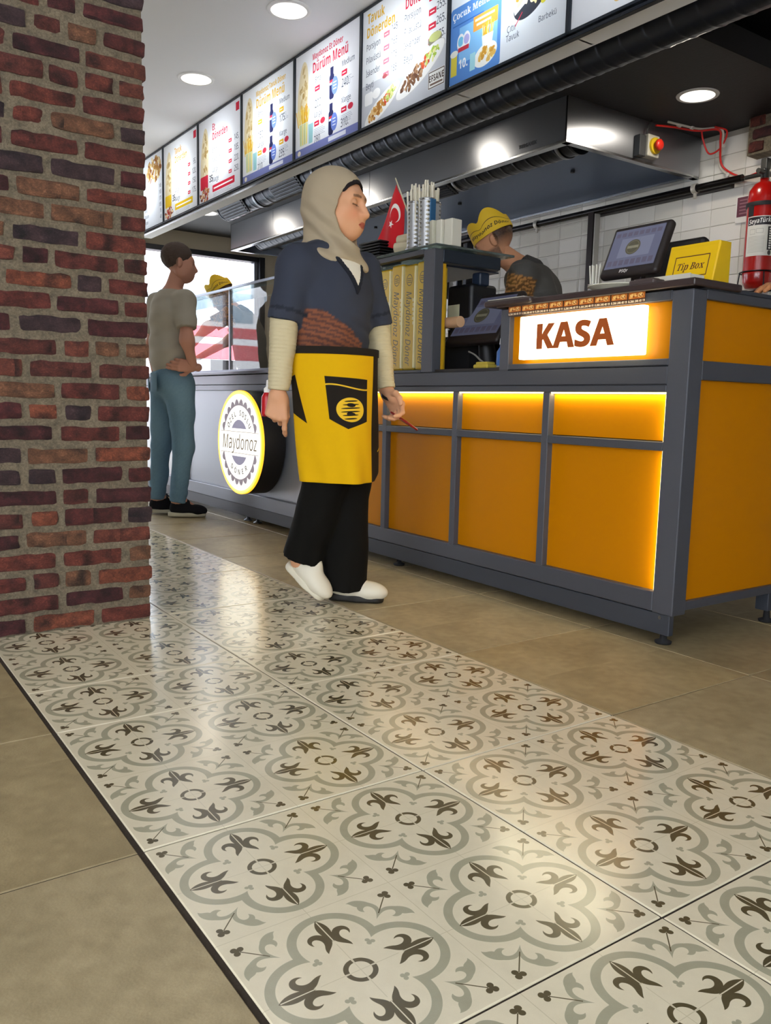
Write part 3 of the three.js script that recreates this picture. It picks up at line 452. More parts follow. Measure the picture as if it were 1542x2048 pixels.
const boards = {
  'plate and price list': (c, w, h) => { c.fillStyle = '#e7eaf0'; c.fillRect(0, 0, w, h); heap(c, 480, 120, 160, 90, 90, ['#c9a468', '#a9793f', '#e7d3a4', '#8f5b33'], 24); for (let i = 0; i < 6; i++) { narrow(c, ['Porsiyon', 'Pilavüstü', 'İskender', 'Beyti', 'Dürüm', 'Ayran'][i], 250, 280 + i * 48, 38, '#3b4254', 0.8, false); narrow(c, ['145', '165', '175', '185', '95', '40'][i], w - 40, 280 + i * 48, 40, '#2c3242', 0.8, false, 'right'); } },
  'yellow titled roll list': listBoard(['Tavuk', 'Dönerden'], '#dfa52c', [['Small', '95.'], ['Medium', '120.'], ['Large', '150.'], ['Xlarge', '175.']], '#e9c11f', '35'),
  'red titled roll list with red banner': listBoard(['Et', 'Dönerden'], '#cf2440', [['Small', '145.'], ['Medium', '185.'], ['Large', '220.'], ['Xlarge', '250.']], '#d82a44', '35'),
  'yellow titled wrap menu with bottles': wrapBoard('Maydonoz Tavuk Döner', 'Dürüm Menü', '#e2b233', ['150.', '175.', '210.', '235.']),
  'red titled wrap menu with bottles': wrapBoard('Maydonoz Et Döner', 'Dürüm Menü', '#d02a46', ['200.', '240.', '280.', '310.']),
  'two long plates of meat': (c, w, h) => {
    c.fillStyle = '#e8ebef'; c.fillRect(0, 0, w, h); c.fillStyle = '#c9ccd3'; c.fillRect(0, 360, w, h - 360);
    narrow(c, 'Tavuk', 40, 70, 66, '#e2b233'); narrow(c, 'Dönerden', 34, 136, 66, '#e2b233'); narrow(c, 'Et', 360, 48, 62, '#cf2440'); narrow(c, 'Dönerden', 356, 112, 64, '#cf2440');
    ['Porsiyon', 'Pilavüstü', 'İskender', 'Beyti'].forEach((s, i) => { const y = 196 + i * 62; narrow(c, s, 34, y, 42, '#3b4254', 0.75, false); narrow(c, ['145', '165', '175', '185'][i], 300, y - 24, 44, '#3b4254', 0.72, false, 'right'); chip(c, 186, y - 40, 48, '#d8788a'); narrow(c, s, 352, y - 30, 44, '#3b4254', 0.75, false); narrow(c, ['235.', '255.', '265.', '275.'][i], 664, y - 62, 48, '#2c3242', 0.75, false, 'right'); chip(c, 540, y - 80, 54, '#d23a50'); });
    c.fillStyle = '#f4f5f6'; c.beginPath(); c.roundRect(28, 400, 70, 60, 12); c.fill(); blob(c, 130, 420, 34, 24, '#f7f7f7'); blob(c, 590, 316, 50, 30, '#8f8a76'); blob(c, 590, 306, 44, 20, '#c9d08a'); blob(c, 200, 360, 20, 10, '#b05a5e');
    dish(c, 180, 490, 165, 48, -0.42, ['#d9a860', '#c28a45', '#e7c487', '#b37a3a']); dish(c, 480, 420, 200, 58, -0.4, ['#a07a5c', '#7e5a44', '#b89372', '#6a4a3a']);
    c.fillStyle = '#efefec'; c.fillRect(548, 450, 118, 76); c.strokeStyle = '#5a4a42'; c.lineWidth = 4; c.strokeRect(552, 454, 110, 68); narrow(c, 'EFSANE', 607, 496, 40, '#4a3a34', 0.75, true, 'center'); c.fillStyle = '#7a6258'; c.fillRect(562, 504, 90, 8);
  },
  'blue children menu and a boat of fries': (c, w, h) => {
    c.fillStyle = '#dde3ea'; c.fillRect(0, 0, w, h); c.fillStyle = '#eef5fa'; c.fillRect(0, 0, 320, h); narrow(c, 'Et', 120, 60, 60, '#cf2440'); narrow(c, '40.', 40, 208, 46, '#2c3242', 0.8, false); narrow(c, '65.', 150, 200, 46, '#2c3242', 0.8, false); c.fillStyle = '#c9244a'; c.fillRect(20, 130, 90, 34);
    c.fillStyle = '#5d8fd2'; c.beginPath(); c.roundRect(0, 240, 320, h - 240, 18); c.fill(); c.fillStyle = '#86bdea'; c.fillRect(60, 330, 240, 150); c.save(); c.transform(1, -0.02, 0, 1, 0, 0); c.font = 'bold 38px serif'; c.fillStyle = '#fff'; c.textAlign = 'left'; c.fillText('Çocuk Menüsü', 12, 290); c.font = 'bold 34px serif'; c.fillText('145', 256, 258); c.restore(); c.fillStyle = '#3f6db5'; c.fillRect(14, 312, 200, 5);
    c.fillStyle = '#e8a24c'; c.beginPath(); c.roundRect(150, 318, 150, 60, 4); c.fill(); c.fillStyle = '#fbe3c0'; c.fillRect(160, 330, 120, 10); c.fillRect(170, 350, 90, 10);
    for (const [x, k] of [[70, '#7fc7e6'], [108, '#b9b4e4']]) { blob(c, x, 392, 24, 36, '#f4f4f6'); blob(c, x, 388, 18, 20, k); } c.fillStyle = '#c93a4a'; c.fillRect(54, 412, 70, 18);
    fries(c, 240, 420, 60, 66, 24); c.fillStyle = '#f0f2e6'; c.beginPath(); c.moveTo(206, 412); c.lineTo(276, 412); c.lineTo(266, 476); c.lineTo(214, 476); c.fill(); blob(c, 230, 490, 72, 44, '#f5f3ea', -0.2); heap(c, 240, 488, 52, 28, 30, ['#e2b760', '#d39a3c', '#f3dd9c'], 14); c.fillStyle = '#a9dbe4'; c.fillRect(134, 460, 34, 70);
    c.fillStyle = '#e1d04e'; c.fillRect(8, 430, 40, 90); blob(c, 28, 428, 26, 14, '#f0efe0'); narrow(c, '10.', 60, 500, 52, '#fff', 0.85);
    c.fillStyle = '#c02548'; c.fillRect(350, 10, 200, 92); narrow(c, 'Mozzarella', 330, 208, 30, '#5a6272', 0.85, false); narrow(c, 'Stick', 350, 238, 30, '#5a6272', 0.85, false); narrow(c, 'Patates', 480, 150, 32, '#5a6272', 0.85, false); narrow(c, 'Çıtır', 356, 452, 34, '#5a6272', 0.85, false); narrow(c, 'Tavuk', 352, 486, 34, '#5a6272', 0.85, false); narrow(c, 'Barbekü', 530, 470, 30, '#5a6272', 0.85, false);
    c.fillStyle = '#3c3f48'; c.beginPath(); c.moveTo(392, 380); c.bezierCurveTo(390, 470, 600, 440, 624, 250); c.lineTo(600, 300); c.lineTo(400, 400); c.fill(); fries(c, 570, 320, 130, 150, 40); heap(c, 470, 330, 70, 50, 24, ['#e0b45c', '#c98f3c', '#f0dca4', '#efe3c4'], 20); blob(c, 490, 290, 20, 14, '#cf3b2e'); blob(c, 556, 392, 16, 13, '#d5cf4a', -0.4); c.strokeStyle = '#d23a50'; c.lineWidth = 4; c.beginPath(); c.moveTo(440, 400); c.lineTo(404, 440); c.moveTo(580, 360); c.lineTo(616, 376); c.stroke();
  },
  'dark slate of rolls with a dip bowl': (c, w, h) => { c.fillStyle = '#dfe2e7'; c.fillRect(0, 0, w, h); blob(c, 110, 430, 76, 46, '#c95a3a'); blob(c, 110, 416, 70, 34, '#f3f1ec'); c.fillStyle = '#55565c'; c.beginPath(); c.moveTo(170, 500); c.lineTo(330, 380); c.lineTo(470, 420); c.lineTo(300, 545); c.fill(); for (let i = 0; i < 6; i++) blob(c, 230 + (i % 3) * 68, 480 - (i % 3) * 32 + (i > 2 ? 26 : -6), 36, 20, ['#ead7a0', '#d8b86e'][i % 2], -0.5); narrow(c, 'Tatlı', 60, 120, 80, '#cf2440'); lines(c, 60, 170, 400, 8); },
};
const boardEdges = [-5.145, -4.462, -3.777, -3.075, -2.391, -1.715, -1.031, -0.342, 0.345], frameMat = std('#1e2630', 0.4, 0.3), housing = std('#c6c9d0', 0.35, 0.5);
Object.entries(boards).forEach(([what, draw], i) => {
  const z0 = boardEdges[i], z1 = boardEdges[i + 1], w = z1 - z0, t = thing('menu_board', 'lit menu board showing the ' + what, 'menu board', [1.895, 2.09, (z0 + z1) / 2], 0, 'menu boards over the counter');
  const y1 = 0.555, fw = 0.011;
  part('frame', merge([bb(-0.004, 0.02, 0, y1, -w / 2, -w / 2 + fw, 0.002), bb(-0.004, 0.02, 0, y1, w / 2 - fw, w / 2, 0.002), bb(-0.004, 0.02, 0, fw, -w / 2, w / 2, 0.002), bb(-0.004, 0.02, y1 - fw, y1, -w / 2, w / 2, 0.002)]), frameMat, t);
  const tex = canvasTex(680, 560, draw); tex.wrapS = tex.wrapT = THREE.ClampToEdgeWrapping;
  part('printed_screen', faceX(w - 0.02, y1 - 0.02, 0.004, y1 / 2, 0), phys(0xffffff, 1, 0, { map: tex, transmission: 0.75, thickness: 0, emissive: '#ffffff', emissiveMap: tex, emissiveIntensity: 0.42, specularIntensity: 0.2 }), t);
  part('case', merge([bb(0.13, 0.14, 0, y1, -w / 2, w / 2, 0), bb(0.02, 0.13, 0, 0.004, -w / 2, w / 2, 0), bb(0.02, 0.13, y1 - 0.004, y1, -w / 2, w / 2, 0), bb(0.02, 0.13, 0, y1, -w / 2, -w / 2 + 0.004, 0), bb(0.02, 0.13, 0, y1, w / 2 - 0.004, w / 2, 0)]), std('#e8e8e8', 0.8), t);
  areaLight(new THREE.Color().setRGB(0.9, 0.97, 1), MENU_TUBE, 0.3, 0.2, [1.895 + 0.125, 2.09 + y1 * 0.52, (z0 + z1) / 2], [0, 2.09 + y1 * 0.52, (z0 + z1) / 2]);   // the lamp in the box
});
// housing under the boards
one('sign_housing', merge([bb(1.9, 1.925, 2.074, 2.088, -5.2, 0.4, 0.003)]), std('#2a2f38', 0.2, 0.5), 'dark metal ledge under the row of menu boards', 'ledge');
struct('trim_2', bb(2.04, 2.062, 2.15, 2.65, -6.2, 0.6, 0), std('#b4bac6', 0.55));

// ---------- spiral duct with grilles ----------
const ductMat = std('#3a3e47', 0.3, 0.8), steel = std('#8e9299', 0.3, 0.95), steelDark = std('#5b626d', 0.34, 0.85);
function spiralDuct(name, label, x, y, R, z0, z1, grilles, bands, mat) {
  const t = thing(name, label, 'duct', [x, y, 0]), L = z1 - z0, n = Math.round(L / 0.0085);
  const p = [], pitch = 0.11;
  const g = new THREE.CylinderGeometry(R, R, L, 48, n, true).rotateX(Math.PI / 2), a = g.attributes.position;   // skin with a raised spiral seam
  for (let i = 0; i < a.count; i++) { const X = a.getX(i), Y = a.getY(i), Z = a.getZ(i), th = Math.atan2(Y, X) / (2 * Math.PI), u = ((Z / pitch - th) % 1 + 1) % 1, k = 1 + (u < 0.1 ? 0.028 : 0) / 1 + (u > 0.5 && u < 0.56 ? 0.01 : 0); a.setXYZ(i, X * k, Y * k, Z); }
  g.computeVertexNormals(); g.translate(0, 0, (z0 + z1) / 2); part('pipe', g, mat, t);
  for (const z of [z0, z1]) part('end_cap', rod([0, 0, z - 0.006], [0, 0, z + 0.006], R * 1.04, R * 1.04, 48), mat, t);
  for (const z of bands) part('band', lathe([[R * 1.03, -0.012], [R * 1.07, -0.012], [R * 1.07, 0.012], [R * 1.03, 0.012], [R * 1.03, -0.012]], 48).rotateX(Math.PI / 2).translate(0, 0, z), steel, t);
  for (const [z, len, ang] of grilles) {
    const gr = part('grille', merge([bb(-0.055, 0.055, R * 1.0, R * 1.08, -len / 2, len / 2, 0.004)]), darkMetal, t); gr.position.z = z; gr.rotation.z = ang;
    for (let k = 0; k < 5; k++) { const s = part('slat', bb(-0.044 + k * 0.02, -0.034 + k * 0.02, R * 1.06, R * 1.14, -len / 2 + 0.02, len / 2 - 0.02, 0.002), mat, gr); s.rotation.z = 0; }
  }
  return t;
}
spiralDuct('spiral_duct', 'long black spiral pipe duct with grilles under the menu boards', 2.22, 2.165, 0.087, -4.0, 0.6, [[-3.76, 0.4, 2.3], [-2.97, 0.38, 2.3]], [-3.42, -2.62], ductMat);
// ---------- extractor hood ----------
{
  const t = thing('extractor_hood', 'long stainless steel extractor hood over the kitchen', 'extractor hood', [0, 0, 0]);
  const x0 = 2.97, zr = -1.36, zl = -5.62, yb = 2.175, brushed = phys('#a9acb2', 0.3, 0.92, { anisotropy: 0.75, anisotropyRotation: Math.PI / 2 }), brushedEnd = phys('#a9acb2', 0.28, 0.92, { anisotropy: 0.8 });
  const zs = [zl, -4.75, -3.25, zr];
  for (let i = 0; i < 3; i++) { const m = part('front_panel', bb(x0, x0 + 0.012, yb, 2.4, zs[i] + 0.001, zs[i + 1] - 0.001, 0.002), brushed, t); m.rotation.y = 0; }
  part('end_panel', bb(x0, 4.13, yb, 2.4, zr - 0.012, zr, 0.002), brushedEnd, t); part('end_panel', bb(x0, 4.13, yb, 2.4, zl, zl + 0.012, 0.002), brushedEnd, t);
  part('rim', merge([bb(x0 - 0.002, x0 + 0.05, yb - 0.012, yb + 0.004, zl, zr, 0.003), bb(x0, 4.13, yb - 0.012, yb + 0.004, zr - 0.04, zr, 0.003), bb(x0, 4.13, yb - 0.012, yb + 0.004, zl, zl + 0.04, 0.003), bb(4.07, 4.13, yb - 0.012, yb + 0.004, zl, zr, 0.003)]), std('#b4b7bb', 0.25, 1), t);
  const slope = new THREE.BoxGeometry(0.72, 0.012, zr - zl - 0.06); slope.rotateZ(-0.12).translate(3.74, 2.225, (zr + zl) / 2); part('underside_panel', slope, std('#66758f', 0.4, 0.5), t);
  for (const z of [-1.9, -3.0, -4.1]) part('bolt', rod([3.6, 2.235, z], [3.6, 2.222, z], 0.014, 0.014, 12), darkMetal, t);
  const e = new TextGeometry('TURGANIK', { font, size: 0.02, depth: 0.002 }); e.rotateY(-Math.PI / 2).translate(x0 - 0.001, 2.205, -1.72); part('lettering', e, std('#3c4048', 0.5), t);
}
spiralDuct('hood_pipe', 'second dark spiral pipe hanging inside the hood behind its front rim', 3.2, 2.27, 0.1, -5.4, -1.48, [[-2.7, 0.34, 2.7], [-4.0, 0.34, 2.7]], [-1.58, -2.5, -2.9, -3.8], std('#2b2f37', 0.3, 0.8));
// emergency stop on the hood's end, suppression line, cylinder
{
  const [a, y, z] = [3.62, 2.25, -1.345], t = thing('emergency_switch', 'grey box with a yellow ring and red mushroom button on the hood end', 'switch', [a, y, z]);
  part('box', bb(-0.05, 0.05, -0.06, 0.06, -0.012, 0.04, 0.006), std('#b9b6a8', 0.5), t); part('side_box', bb(-0.11, -0.055, -0.065, 0.05, -0.012, 0.03, 0.005), std('#3a3c3e', 0.6), t);
  part('ring', rod([0.005, 0, 0.04], [0.005, 0, 0.052], 0.046, 0.044, 28), std('#d9b71c', 0.5), t);
  part('button', lathe([[0, 0.04], [0.02, 0.038], [0.03, 0.03], [0.031, 0.018], [0.018, 0.012], [0.016, 0]], 28).rotateX(Math.PI / 2).translate(0.005, 0, 0.05), phys('#cf2a1c', 0.35), t);
  part('cable', tube([[-0.03, 0.05, 0.01], [-0.03, 0.1, 0.015], [0.0, 0.14, 0.01], [0.02, 0.152, 0.0]], 0.004), std('#333333', 0.6), t);
}
{
  const red = phys('#d8251f', 0.3), clip = std('#d9d6cc', 0.5), c = [4.05, 0, -0.875];
  const t = thing('fire_cylinder', 'tall red fire suppression cylinder in a wire bracket on the kitchen wall', 'fire extinguisher', [c[0], 1.445, c[2]]);
  part('bottle', lathe([[0, 0.012], [0.03, 0.006], [0.062, 0.012], [0.079, 0.045], [0.082, 0.09], [0.082, 0.5], [0.076, 0.545], [0.055, 0.58], [0.03, 0.595], [0.024, 0.6], [0.024, 0.612], [0, 0.612]], 48), phys('#b3140f', 0.24, 0, { clearcoat: 0.6 }), t);
  part('valve', merge([rod([0, 0.61, 0], [0, 0.67, 0], 0.024, 0.02, 20), rod([-0.07, 0.645, 0], [0.06, 0.645, 0], 0.014, 0.014, 14), bb(-0.022, 0.022, 0.66, 0.72, -0.02, 0.02, 0.006), rod([0, 0.64, 0], [0.0, 0.64, -0.12], 0.012, 0.012, 14)]), std('#5a5a58', 0.35, 0.9), t);
  const lab = canvasTex(512, 512, (x, w) => { x.fillStyle = '#e4e1d6'; x.fillRect(0, 0, w, w); x.fillStyle = '#241d22'; x.fillRect(14, 12, 484, 104); x.save(); x.transform(1, -0.06, -0.2, 1, 40, 10); x.font = 'bold 84px sans-serif'; x.fillStyle = '#f2f0ea'; x.fillText('SeyaTürk', 10, 92); x.restore(); x.fillStyle = '#1f1b1d'; x.fillRect(370, 140, 96, 300); x.fillStyle = '#efece4'; for (let i = 0; i < 9; i++) x.fillRect(396, 156 + i * 31, 44, 20); x.fillStyle = '#4a4744'; x.beginPath(); x.arc(418, 474, 32, 0, 7); x.fill(); x.strokeStyle = '#8d8a82'; x.lineWidth = 3; x.strokeRect(70, 170, 90, 60); x.strokeRect(180, 164, 110, 54); for (let i = 0; i < 12; i++) { x.fillStyle = '#b4b0a6'; x.fillRect(40, 262 + i * 18, 280, 5); } });
  const lg = new THREE.CylinderGeometry(0.0832, 0.0832, 0.215, 28, 1, true, -2.0, 2.0); part('label', lg.translate(0, 0.29, 0), std(0xffffff, 0.4, 0, { map: lab }), t, 'white label with black heading and a black side bar');
  part('strap', merge([lathe([[0.083, 0], [0.088, 0], [0.088, 0.022], [0.083, 0.022], [0.083, 0]], 40).translate(0, 0.455, 0), bb(-0.086, -0.07, 0.4, 0.46, -0.03, 0.0, 0.003)]), std('#1a1a1a', 0.6), t);
  part('wire_bracket', merge([tube([...Array(33)].map((_, i) => [0.095 * Math.cos(i / 32 * 6.283), 0.1, 0.095 * Math.sin(i / 32 * 6.283)]), 0.004, 80), ...[-2.4, -0.9, 0.9, 2.4].map((k) => tube([[0.095 * Math.cos(k + Math.PI), 0.1, 0.095 * Math.sin(k + Math.PI)], [0.095 * Math.cos(k + Math.PI), 0.01, 0.095 * Math.sin(k + Math.PI)], [0.05 * Math.cos(k + Math.PI), 0, 0.05 * Math.sin(k + Math.PI)], [0, 0, 0]], 0.0035))]), std('#26262a', 0.4, 0.8), t);
  const h = thing('suppression_tube', 'red and white thin tubing looping from the hood to the red cylinder', 'tubing', [0, 0, 0]);
  part('red_tube', tube([[3.62, 2.36, -1.3], [3.75, 2.375, -1.29], [3.95, 2.385, -1.26], [4.0, 2.37, -1.15], [4.03, 2.31, -1.16], [4.09, 2.2, -1.18], [4.1, 2.11, -1.05], [4.06, 2.1, -0.93]], 0.006, 90), red, h);
  part('white_tube', tube([[3.7, 2.39, -1.28], [3.96, 2.396, -1.25], [4.02, 2.38, -1.15], [4.06, 2.3, -1.17], [4.1, 2.2, -1.2], [4.1, 2.105, -1.08], [4.05, 2.09, -0.93]], 0.007, 90), std('#cfcabb', 0.5), h);
  part('red_loop', tube([[3.97, 2.388, -1.25], [3.98, 2.33, -1.24], [4.02, 2.26, -1.22], [4.06, 2.29, -1.18], [4.04, 2.37, -1.13], [3.98, 2.392, -1.17]], 0.005, 60), red, h);
  for (const p of [[3.8, 2.39, -1.28], [3.9, 2.395, -1.265], [4.06, 2.3, -1.165], [4.1, 2.14, -1.14]]) part('tie', rod([p[0] - 0.01, p[1], p[2]], [p[0] + 0.01, p[1], p[2]], 0.011, 0.011, 12), clip, h);
  const s = canvasTex(256, 256, (x) => { x.fillStyle = '#e9e6de'; x.fillRect(0, 0, 256, 256); x.fillStyle = '#6a3a48'; x.fillRect(10, 10, 236, 190); x.fillStyle = '#9c6f78'; for (let i = 0; i < 5; i++) x.fillRect(30, 34 + i * 32, 150 + (i % 2) * 40, 12); });
  one('wall_sticker', faceX(0.19, 0.15, 0, 0, 0).translate(-0.006, 0, 0), std(0xffffff, 0.5, 0, { map: s }), 'small dark red instruction card behind the red cylinder', 'sign', [4.137, 1.935, -1.0]);
}
// rail and post on the tiled wall
{
  const t = thing('wall_rail', 'black pipe rail with white clips along the tiled kitchen wall', 'rail', [4.06, 2.092, 0]);
  part('pipe', rod([0, 0, -3.75], [0, 0, -1.02], 0.021, 0.021, 20), std('#1d1a1a', 0.25, 0.6), t);
  part('backing', bb(0.03, 0.08, -0.025, 0.03, -2.16, -1.12, 0.004), std('#221d1c', 0.5, 0.3), t);
  for (const z of [-1.33, -2.66]) { part('clip', lathe([[0.022, -0.014], [0.03, -0.014], [0.03, 0.014], [0.022, 0.014], [0.022, -0.014]], 24).rotateX(Math.PI / 2).translate(0, 0, z), std('#c9c5ba', 0.4, 0.4), t); part('clip_stem', merge([bb(-0.008, 0.075, -0.008, 0.008, z - 0.01, z + 0.01, 0.003), bb(-0.008, 0.008, -0.06, -0.02, z - 0.008, z + 0.008, 0.003)]), std('#c9c5ba', 0.4, 0.4), t); }
  part('post', bb(-0.02, 0.03, -1.1, 0.0, -2.155, -2.105, 0.004), std('#241b19', 0.4, 0.3), t); part('post_edge', bb(-0.018, 0.03, -1.1, -0.02, -2.098, -2.088, 0.002), std('#b9b6ae', 0.3, 0.6), t);
  const f = thing('wall_hatch', 'dark framed hatch on the wall left of the man in the yellow hat', 'hatch', [4.12, 1.9, -3.62]);
  part('frame', merge([bb(-0.05, 0.02, 0.2, 0.24, -0.16, 0.16, 0.004), bb(-0.05, 0.02, -0.24, 0.2, 0.12, 0.16, 0.004), bb(-0.05, 0.02, -0.24, 0.2, -0.16, -0.12, 0.004), bb(-0.05, 0.02, -0.24, 0.2, 0.03, 0.05, 0.004)]), darkMetal, f); part('pane', bb(0, 0.01, -0.24, 0.2, -0.14, 0.14, 0), std('#b8b4ae', 0.2), f);
}
// ---------- cash desk ----------
const frameGrey = phys('#4b4d54', 0.42, 0.2, { bumpMap: grain(3), bumpScale: 0.0004 }), amber = phys('#bd7600', 0.34, 0, { specularIntensity: 0.35 }), kickMat = phys('#3d4149', 0.45, 0.2), slabMat = std('#3b2f2d', 0.35), rubber = std('#121214', 0.8);
const ledStrip = std('#ffffff', 0.5, 0, { emissive: '#ffe9a8', emissiveIntensity: 2.5 });
const ledColor = new THREE.Color().setRGB(1, 0.86, 0.5);
const foot = lathe([[0, 0], [0.026, 0], [0.028, 0.008], [0.012, 0.016], [0.01, 0.05], [0, 0.05]], 20);
function recess(list, y0, y1, z0, z1, x = 1.848) { list.push(bb(x, x + 0.01, y0, y1, z0, z1, 0)); }
{
  const t = thing('cash_desk', 'cash desk with amber panels in a dark grey frame and a lit KASA sign', 'counter', [0, 0, 0]);
  const X = 1.82, zr = 0.31, zl = -1.92, zp = [-1.874, -1.335, -0.815, -0.29, 0.232], hw = 0.0165;
  // frame of the front: posts, rails
  part('post', bb(X, X + 0.07, 0.105, 1.135, 0.232, zr, 0.004), frameGrey, t);
  for (const z of zp.slice(0, 4)) part('post', bb(X, X + 0.05, 0.17, 0.82, z - hw, z + hw, 0.003), frameGrey, t);
  part('bottom_rail', bb(X, X + 0.06, 0.108, 0.173, zl, 0.232, 0.004), frameGrey, t);
  part('middle_rail', bb(X + 0.001, X + 0.05, 0.633, 0.662, zl, 0.232, 0.003), frameGrey, t);
  part('top_rail', bb(X, X + 0.07, 0.82, 0.843, zl, 0.232, 0.003), frameGrey, t);
  part('band', bb(X, X + 0.07, 0.8455, 0.902, zl, 0.232, 0.003), frameGrey, t);
  for (let k = 0; k < 4; k++) { part('panel', bb(X + 0.027, X + 0.034, 0.665, 0.82, zp[k] + hw, zp[k + 1] - (k < 3 ? hw : 0), 0), amber, t, 'upper amber panel under the light strip'); part('panel', bb(X + 0.027, X + 0.034, 0.173, 0.633, zp[k] + hw, zp[k + 1] - (k < 3 ? hw : 0), 0), amber, t, 'large lower amber panel'); }
  // light strips behind the frame's edge, along the top and down the right side
  part('light_strip', bb(X + 0.008, X + 0.024, 0.8145, 0.82, zl + 0.05, 0.228, 0.001), ledStrip, t); part('light_strip', bb(X + 0.008, X + 0.024, 0.176, 0.812, 0.2265, 0.232, 0.001), ledStrip, t);
  for (let k = 0; k < 4; k++) { const a = zp[k] + hw, b = zp[k + 1] - hw; areaLight(ledColor, LED, b - a, 0.012, [X + 0.015, 0.8138, (a + b) / 2], [X + 0.021, 0.0, (a + b) / 2]); }
  { const l = new THREE.RectAreaLight(ledColor, LED * 0.6, 0.012, 0.45); l.position.set(X + 0.015, 0.4, 0.2258); l.lookAt(X + 0.02, 0.4, -3); scene.add(l); const m = new THREE.RectAreaLight(ledColor, LED * 0.6, 0.012, 0.145); m.position.set(X + 0.015, 0.74, 0.2258); m.lookAt(X + 0.02, 0.74, -3); scene.add(m); }
  // kick plate and feet
  part('kick_plate', bb(X + 0.006, X + 0.03, 0.036, 0.105, zl, zr - 0.012, 0.003), kickMat, t);
  part('screw', rod([X + 0.003, 0.092, 0.262], [X + 0.008, 0.092, 0.262], 0.006, 0.006, 14), steel, t);
  for (const [x, z] of [[1.86, 0.255], [1.865, -1.25], [2.44, 0.27], [2.44, -1.25]]) { const f = part('foot', foot, rubber, t); f.position.set(x, 0, z); f.scale.y = 0.9; }
  part('leg', bb(2.41, 2.46, 0.045, 0.14, 0.24, 0.29, 0.003), kickMat, t);
  // right end
  part('side_post', bb(2.62, 2.68, 0.105, 1.13, zr - 0.06, zr, 0.004), frameGrey, t);
  part('side_rail', bb(X + 0.07, 2.62, 0.118, 0.147, zr - 0.05, zr - 0.002, 0.003), frameGrey, t); part('side_rail', bb(X + 0.07, 2.62, 0.86, 0.92, zr - 0.05, zr, 0.003), frameGrey, t); part('side_rail', bb(X + 0.07, 2.62, 1.108, 1.138, zr - 0.05, zr, 0.003), frameGrey, t);
  part('side_panel', bb(X + 0.07, 2.62, 0.147, 0.86, zr - 0.028, zr - 0.018, 0), amber, t, 'tall amber panel of the right end'); part('side_panel', bb(X + 0.07, 2.62, 0.92, 1.108, zr - 0.028, zr - 0.018, 0), amber, t, 'low amber panel of the right end');
  // body behind the panels
  part('carcass', merge([bb(X + 0.04, 2.26, 0.11, 0.13, zl, zr - 0.05, 0), bb(2.24, 2.26, 0.13, 0.88, zl, -0.05, 0), bb(2.26, 2.6, 0.11, 0.13, -0.05, zr - 0.05, 0), bb(2.24, 2.6, 0.13, 1.1, -0.07, -0.05, 0), bb(2.6, 2.615, 0.13, 1.1, -0.07, zr - 0.05, 0), bb(X + 0.05, X + 0.06, 0.13, 0.9, zl, zr - 0.06, 0)]), std('#2c2724', 0.8), t);
  // raised part with the sign
  part('sign_post', bb(X, X + 0.07, 0.9, 1.135, -0.552, -0.502, 0.003), frameGrey, t); part('sign_rail', bb(X, X + 0.07, 0.905, 0.926, -0.502, 0.232, 0.003), frameGrey, t); part('sign_rail', bb(X, X + 0.07, 1.106, 1.137, -0.502, 0.232, 0.003), frameGrey, t);
  part('sign_panel', bb(X + 0.024, X + 0.034, 0.926, 1.106, -0.502, 0.232, 0), amber, t, 'orange panel behind the lit sign'); part('desk_body', merge([bb(X + 0.036, 2.26, 0.905, 1.13, -0.55, -0.535, 0), bb(2.245, 2.26, 0.905, 1.13, -0.55, -0.05, 0), bb(X + 0.06, 2.28, 1.138, 1.152, -0.55, zr, 0.003), bb(2.28, 2.66, 1.138, 1.152, -0.07, zr, 0.003)]), kickMat, t);
  part('top_slab', bb(1.8, 2.05, 1.141, 1.165, -0.56, 0.325, 0.006), slabMat, t);
  part('corner_pad', merge([bb(1.785, 1.99, 1.146, 1.17, -0.62, -0.36, 0.01)]), slabMat, t); part('pad_edge', bb(1.79, 1.95, 1.17, 1.1735, -0.6, -0.4, 0.001), std('#cfcac0', 0.25, 0.3), t);
  part('seam', merge([bb(X - 0.0006, X + 0.001, 0.9035, 0.905, zl, 0.232, 0), bb(X - 0.0006, X + 0.001, 0.843, 0.8455, zl, 0.232, 0)]), std('#17181c', 0.8), t);
}
{
  const t = thing('cashier_sign', 'glowing white KASA sign with brown letters on the cash desk', 'sign', [1.8, 0.94, -0.142]);
  const k = 0.282, h = 0.158;
  part('light_box', bb(0, 0.03, 0, h, -k, k, 0.004), std('#ffffff', 0.4, 0, { emissive: '#fff4c8', emissiveIntensity: SIGN }), t, 'glowing white face');
  const g = new TextGeometry('KASA', { font, size: 0.086, depth: 0.001, curveSegments: 8, bevelEnabled: true, bevelSize: 0.0028, bevelThickness: 0.0005, bevelSegments: 1 }); g.computeBoundingBox(); const w = g.boundingBox.max.x;
  g.scale(0.372 / w, 1, 1).rotateY(-Math.PI / 2).translate(-0.0004, 0.038, -0.2); part('lettering', g, std('#8a430e', 0.5, 0, { emissive: '#7a3206', emissiveIntensity: 0.6 }), t, 'bold brown letters KASA');
  const w2 = new THREE.Color().setRGB(1, 0.88, 0.55); areaLight(w2, 4, 2 * k, h, [1.797, 1.019, -0.142], [0, 1.019, -0.142]);
}
